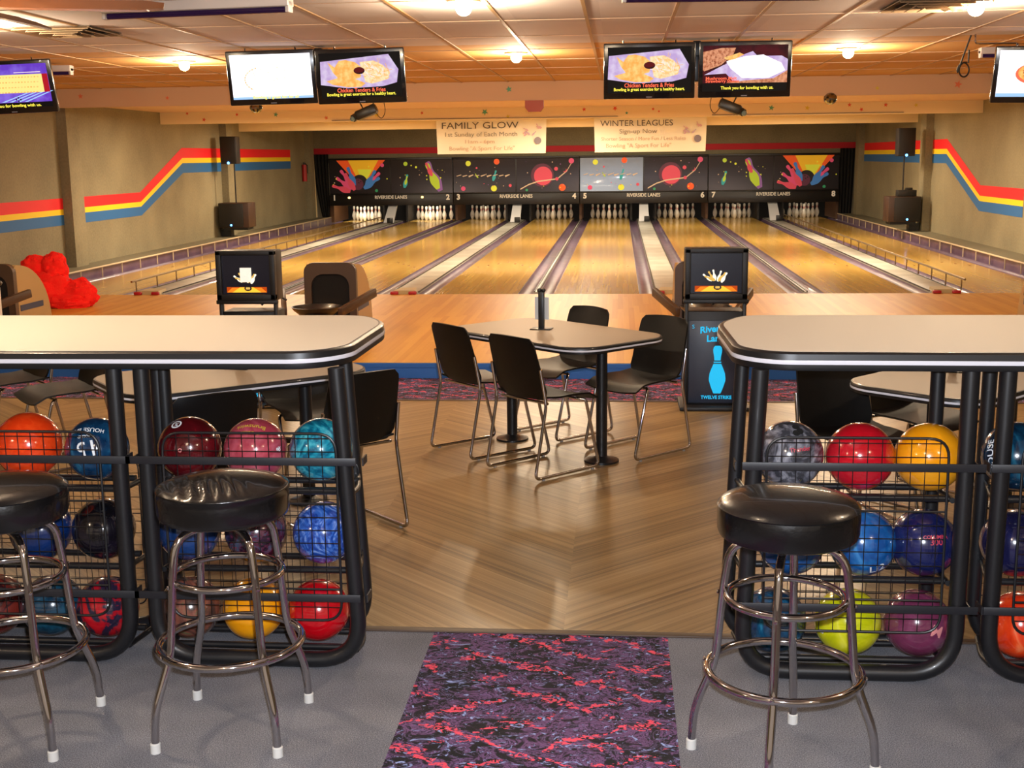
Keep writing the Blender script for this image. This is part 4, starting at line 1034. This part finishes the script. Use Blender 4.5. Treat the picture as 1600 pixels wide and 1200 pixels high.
ball(-.892, YB, .454, RL, ballmat('black_gloss', '0c0b0f', ['1a1420'], 4, 2), 'glossy black bowling ball, middle shelf of cut-off left rack', gl2)
ball(-1.345, YB, .145, RL, ballmat('maroon_b', '3a1418', ['7a2a20'], 8, 3), 'dark red and orange bowling ball at the bottom left edge', gl2)
ball(-1.118, YB, .147, RL, ballmat('deep_teal', '0b2c42', ['174a62'], 5, 3), 'deep teal bowling ball with white print, bottom shelf at the far left', gl2, [('HOUSE', .022, LETW, 0, 52, 8), ('15 LB', .018, LETW, -4, 40, 8)])
ball(-.898, YB, .147, RL, ballmat('red_blue', '2a2036', ['a81420', 'c01824'], 4, 4, (.46, .52)), 'red and navy swirled bowling ball, bottom shelf of cut-off left rack', gl2)
YR = -10.97
ball(1.640, YR, .770, RR, ballmat('silver', '3c3c42', ['70707a', '9a9aa2', '4a4a52'], 6, 5, (.42, .55)), 'silver grey swirled bowling ball with finger holes, top shelf of right rack', gr, [('Thunder', .022, LETR, 12, 22, 5)], [(10, 52), (22, 55), (16, 66)])
ball(1.885, YR, .766, RR, ballmat('cherry', 'b8101e', ['c4182a'], 3, 1), 'cherry red bowling ball, middle of right rack top shelf', gr)
ball(2.122, YR, .766, RR, ballmat('golden', 'f0960c', ['f7a81c'], 3, 1.5), 'golden orange bowling ball, top shelf of right rack', gr)
ball(1.655, YR, .452, RR, ballmat('azure_b', '14407a', ['1d5494'], 5, 3), 'blue bowling ball mostly hidden behind the right stool seat', gr)
ball(1.905, YR, .452, RR, ballmat('azure', '0f4a8e', ['1f66ac', '3f86c4'], 5, 4), 'azure pearl bowling ball with white logo, middle shelf of right rack', gr, [('Li2', .05, LETW, 22, -34, 20)])
ball(2.118, YR, .455, RR, ballmat('indigo', '141a48', ['1c2458'], 5, 2), 'indigo bowling ball with faint red print, middle shelf of right rack', gr, [('COLUMBIA', .018, LETR, 8, 26, 0), ('300', .03, LETR, 8, 17, 0)])
ball(1.600, YR, .155, RR, ballmat('petrol', '0c2a44', ['15486a', '2a7090'], 6, 4), 'petrol blue bowling ball, bottom shelf of right rack', gr)
ball(1.865, YR, .155, RR, ballmat('chartreuse', 'bfc40a', ['d6d420', 'e0dc48'], 5, 3), 'yellow-green bowling ball, bottom shelf of right rack', gr, [('8', .03, LETW, -58, -8, 90)])
ball(2.110, YR, .155, RR, ballmat('plum', '6a2a48', ['7a3858'], 6, 2), 'plum purple bowling ball with tan emblem, bottom shelf of right rack', gr, [('M', .06, LETP, 20, 4, -20)])
ball(2.420, YR, .772, RR, ballmat('ocean', '071c30', ['0f3a54', '1d5a72'], 5, 4), 'dark ocean blue house ball at the right edge top shelf', gr2, [('HOUSE', .04, LETW, -62, 6, 110), ('BALL', .03, LETW, -52, -6, 110)])
ball(2.432, YR, .458, RR, ballmat('midnight', '141433', ['20204a'], 5, 2), 'midnight blue bowling ball at the right edge middle shelf', gr2)
ball(2.470, YR, .155, RR, ballmat('vermilion', 'd42c12', ['ee4a1c', 'f67a4a'], 5, 3), 'vermilion orange-red swirled bowling ball at the right edge bottom shelf', gr2)

# ------------------------------------------------------------------ bar stools
def make_stool():
    t = empty('bar_stool', (0, 0, 0), 0)
    SH = .042; prof = [(0, .672), (.185, .672), (.200, .680), (.205, .695), (.206, .745), (.2035, .762), (.207, .766), (.2035, .770), (.190, .781), (.155, .791), (.09, .799), (0, .803)]
    prof = [(q, z+SH) for q, z in prof]
    sm = MB(); sm.lathe(prof, n=48); so = sm.build('seat_cushion', VINYL, t)
    MB().box((0, 0, .662+SH), (.20, .20, .02), bev=.004).cyl((0, 0, .645+SH), (0, 0, .66+SH), .05).build('swivel_plate', BLACK, t)
    for k in range(4):
        a = pi/4+k*pi/2; c, s_ = cos(a), sin(a)
        pr = [(.03, .690), (.165, .682), (.185, .54), (.205, .30), (.268, .135), (.275, .02)]
        pts = fillet([(r*c, r*s_, z) for r, z in pr], [.0, .07, .02, .05, .05, 0], 6)
        lg = MB().tube(pts, .0125, 14).build('leg', CHROME, t)
        MB().lathe([(0, 0), (.0165, 0), (.0165, .03), (.013, .033), (0, .033)], (.275*c, .275*s_, 0), 16).build('rubber_tip', RUBW, lg)
        for r, z in ((.2, .52), (.238, .30)):
            MB().lathe([(0, 0), (.007, 0), (.006, .004), (0, .006)], (r*c, r*s_, z), 10, Vector((0, 0, 1)).rotation_difference(Vector((c, s_, 0))).to_matrix()).build('rivet', CHROME, lg)
    MB().tube([(.172*cos(a), .172*sin(a), .525) for a in [2*pi*k/48 for k in range(48)]], .0115, 12, closed=True).build('upper_ring', CHROME, t)
    MB().tube([(.226*cos(a), .226*sin(a), .295) for a in [2*pi*k/56 for k in range(56)]], .0125, 12, closed=True).build('footrest_ring', CHROME, t)
    return t
st = make_stool()
place = [(-.20, -11.615, 0, 'chrome bar stool with wrinkled black vinyl seat, left of the patterned carpet'), (-.895, -11.69, 2, 'chrome bar stool with black seat cut off by the left edge'),
         (1.535, -11.745, 30, 'chrome bar stool with smooth black seat, right of the patterned carpet'), (2.50, -11.72, -14, 'chrome bar stool cut off by the right edge, footrest ring showing')]
for i, (x, y, r_, lb) in enumerate(place):
    o = st if i == 0 else copy_tree(st)
    o.location = (x, y, 0); o.rotation_euler.z = radians(r_); tag(o, lb, 'bar stool', 'bar stools at the counters')
# the wrinkled cushion of the first stool gets its own mesh
se = [c for c in st.children if c.name.startswith('seat_cushion')][0]
bm = bmesh.new()
mb = MB(); rings = [(0, .672), (.185, .672), (.200, .680), (.205, .695), (.206, .745), (.2035, .762), (.207, .766), (.2035, .770)]+[(.2*(1-k/14), .772+.033*(1-(1-k/14)**2.2)) for k in range(1, 14)]+[(0, .805)]
mb.lathe([(q, z+.042) for q, z in rings], n=120); 
for v in mb.bm.verts:
    r_ = math.hypot(v.co.x, v.co.y); a = math.atan2(v.co.y, v.co.x)
    if v.co.z > .813:
        k = max(0, -sin(a+.35))**1.5 * math.exp(-((r_-.13)/.06)**2)
        v.co.z += .011*k*sin(150*v.co.x+70*v.co.y) 
me_ = bpy.data.meshes.new('seat_cushion_wrinkled'); bmesh.ops.recalc_face_normals(mb.bm, faces=mb.bm.faces); mb.bm.to_mesh(me_); mb.bm.free(); me_.materials.append(VINYL)
se.data = me_

# ------------------------------------------------------------------ cafe tables
def table(cx, cy, ang, L_, W_, z, label, poles):
    t = empty('cafe_table', (cx, cy, 0), radians(ang), label, 'table')
    o = rrect(L_, W_, .16, 8)
    # slightly boat-shaped long sides
    o = [(a, b*(1+.10*(1-(2*a/L_)**2))) for a, b in o]
    top_board(t, o, z, .042, LAMG, .012)
    for px in poles:
        MB().lathe([(0, 0), (.105, 0), (.105, .012), (.06, .022), (.034, .035), (.034, z-.05), (.06, z-.045), (.06, z-.04), (0, z-.04)], (px, 0, 0), 28).build('pedestal', BLACK, t)
    return t
table(.635, -7.72, -44, 1.27, .74, .75, 'boat-shaped grey cafe table in the middle with four chairs', (-.40, .42))
table(-.93, -9.22, 39, 1.25, .72, .75, 'pale cafe table behind the left bar counter', (-.40, .40))
table(2.76, -9.20, 47, 1.25, .68, .75, 'tan cafe table behind the right bar counter', (-.36, .40))
table(-3.0, -8.35, -44, 1.1, .72, .75, 'cafe table far left, mostly hidden by the counter', (-.40, .40))
def holder(x, y, z, h_, label, cards):
    t = empty('menu_holder', (x, y, z), radians(-10), label, 'menu holder')
    MB().box((0, 0, .003), (.13, .10, .006), bev=.002).build('base', BLACK, t)
    MB().box((0, 0, h_/2), (.035, .035, h_), bev=.004).build('post', BLACK, t)
    MB().sphere((-.012, 0, h_+.008), .016, 14, 10).sphere((.014, 0, h_+.010), .014, 14, 10).build('knobs', BLACK, t)
    for sx in cards: MB().box((sx*.03, .012, h_*.55), (.03, .004, h_*.6)).build('card', mat('card_white', 'cfd4d6', .5), t)
holder(.555, -7.62, .75, .235, 'black menu holder with white cards on the middle table', (-1, 1))
holder(-.925, -9.10, .75, .17, 'black menu holder on the table behind the left counter', (-1, 1))
holder(2.68, -9.12, .75, .2, 'black menu holder on the table behind the right counter', ())

# ------------------------------------------------------------------ sled chairs
def make_chair():
    t = empty('sled_chair', (0, 0, 0))
    # seat
    P = []
    for i in range(13):
        u_ = i/12; x = .235-.40*u_; zc = .440+.012*sin(pi*u_*.9)-.03*max(0, .18-u_)/.18 + .018*max(0, u_-.75)/.25
        P.append([(x-.012*abs(v)**3*(1 if i > 9 else 0), v*.215*(1-.06*max(0, u_-.6)/.4), zc+.018*abs(v)**2.2-.004) for v in [-1+2*j/12 for j in range(13)]])
    MB().sheet(P, .010).build('seat', BLACKP, t)
    P = []
    for i in range(15):
        u_ = i/14; z = .455+.36*u_; xb = -.150-.035*u_**.6-.075*u_
        hw = .212-.020*u_; 
        if u_ > .88: hw -= .028*((u_-.88)/.12)**2.2
        if u_ < .12: hw -= .035*(1-u_/.12)
        P.append([(xb-.028*(1-v*v)+.004, v*hw, z+.008*(1-v*v)*u_) for v in [-1+2*j/12 for j in range(13)]])
    MB().sheet(P, .010).build('backrest', BLACKP, t)
    for s_ in (-1, 1):
        y = .214*s_
        pts = fillet([(-.215, y*.98, .64), (-.175, y, .435), (-.265, y, .014), (.245, y, .014), (.135, y, .425), (.10, y*.8, .430)], [0, .05, .045, .045, .02, 0], 6)
        fr_ = MB().tube(pts, .0095, 12).build('sled_frame', CHROME, t)
        mb = MB()
        for x in (-.20, .19): mb.lathe([(0, 0), (.010, 0), (.010, .008), (0, .010)], (x, y, 0), 12)
        mb.build('glides', mat('glide_grey', '8a8784', .4), fr_)
    MB().tube([(.105, -.19, .428), (.105, .19, .428)], .008, 10).tube([(-.15, -.2, .436), (-.15, .2, .436)], .008, 10).build('cross_bars', CHROME, t)
    return t
ch0 = make_chair()
def heading(a): return radians(a)
chairs = [(.195, -7.725, 42, 'black shell chair with chrome sled legs, left side of the middle table toward the lanes', 'chairs around the middle table'),
          (.60, -8.19, 46, 'black shell chair with its back to the viewer, front left of the middle table', 'chairs around the middle table'),
          (1.15, -7.72, 226, 'black shell chair at the right end side of the middle table, facing left', 'chairs around the middle table'),
          (.66, -7.22, 224, 'black shell chair behind the middle table, far side', 'chairs around the middle table'),
          (-.335, -9.41, 133, 'black shell chair beside the left counter end, one chrome leg showing', 'chairs around the table behind the left counter'),
          (-.87, -9.93, 128, 'black shell chair seen through the left rack above the pink ball', 'chairs around the table behind the left counter'),
          (-1.25, -8.78, -50, 'black shell chair on the far side of the table behind the left counter', 'chairs around the table behind the left counter'),
          (-.72, -8.55, -55, 'black shell chair beyond the left table, seat seen under it', 'chairs around the table behind the left counter'),
          (2.20, -9.24, -66, 'black shell chair at the left of the table behind the right counter', 'chairs around the table behind the right counter'),
          (2.60, -8.74, -50, 'black shell chair beyond the table behind the right counter', 'chairs around the table behind the right counter'),
          (-2.32, -8.18, 222, 'black shell chair far left, seen between the rack legs', 'chairs around the far left table'),
          (-2.82, -7.86, 226, 'black shell chair at the far left edge, seen under the counter', 'chairs around the far left table')]
for i, (x, y, a, lb, gp) in enumerate(chairs):
    o = ch0 if i == 0 else copy_tree(ch0)
    o.location = (x, y, 0); o.rotation_euler.z = radians(a); tag(o, lb, 'chair', gp)
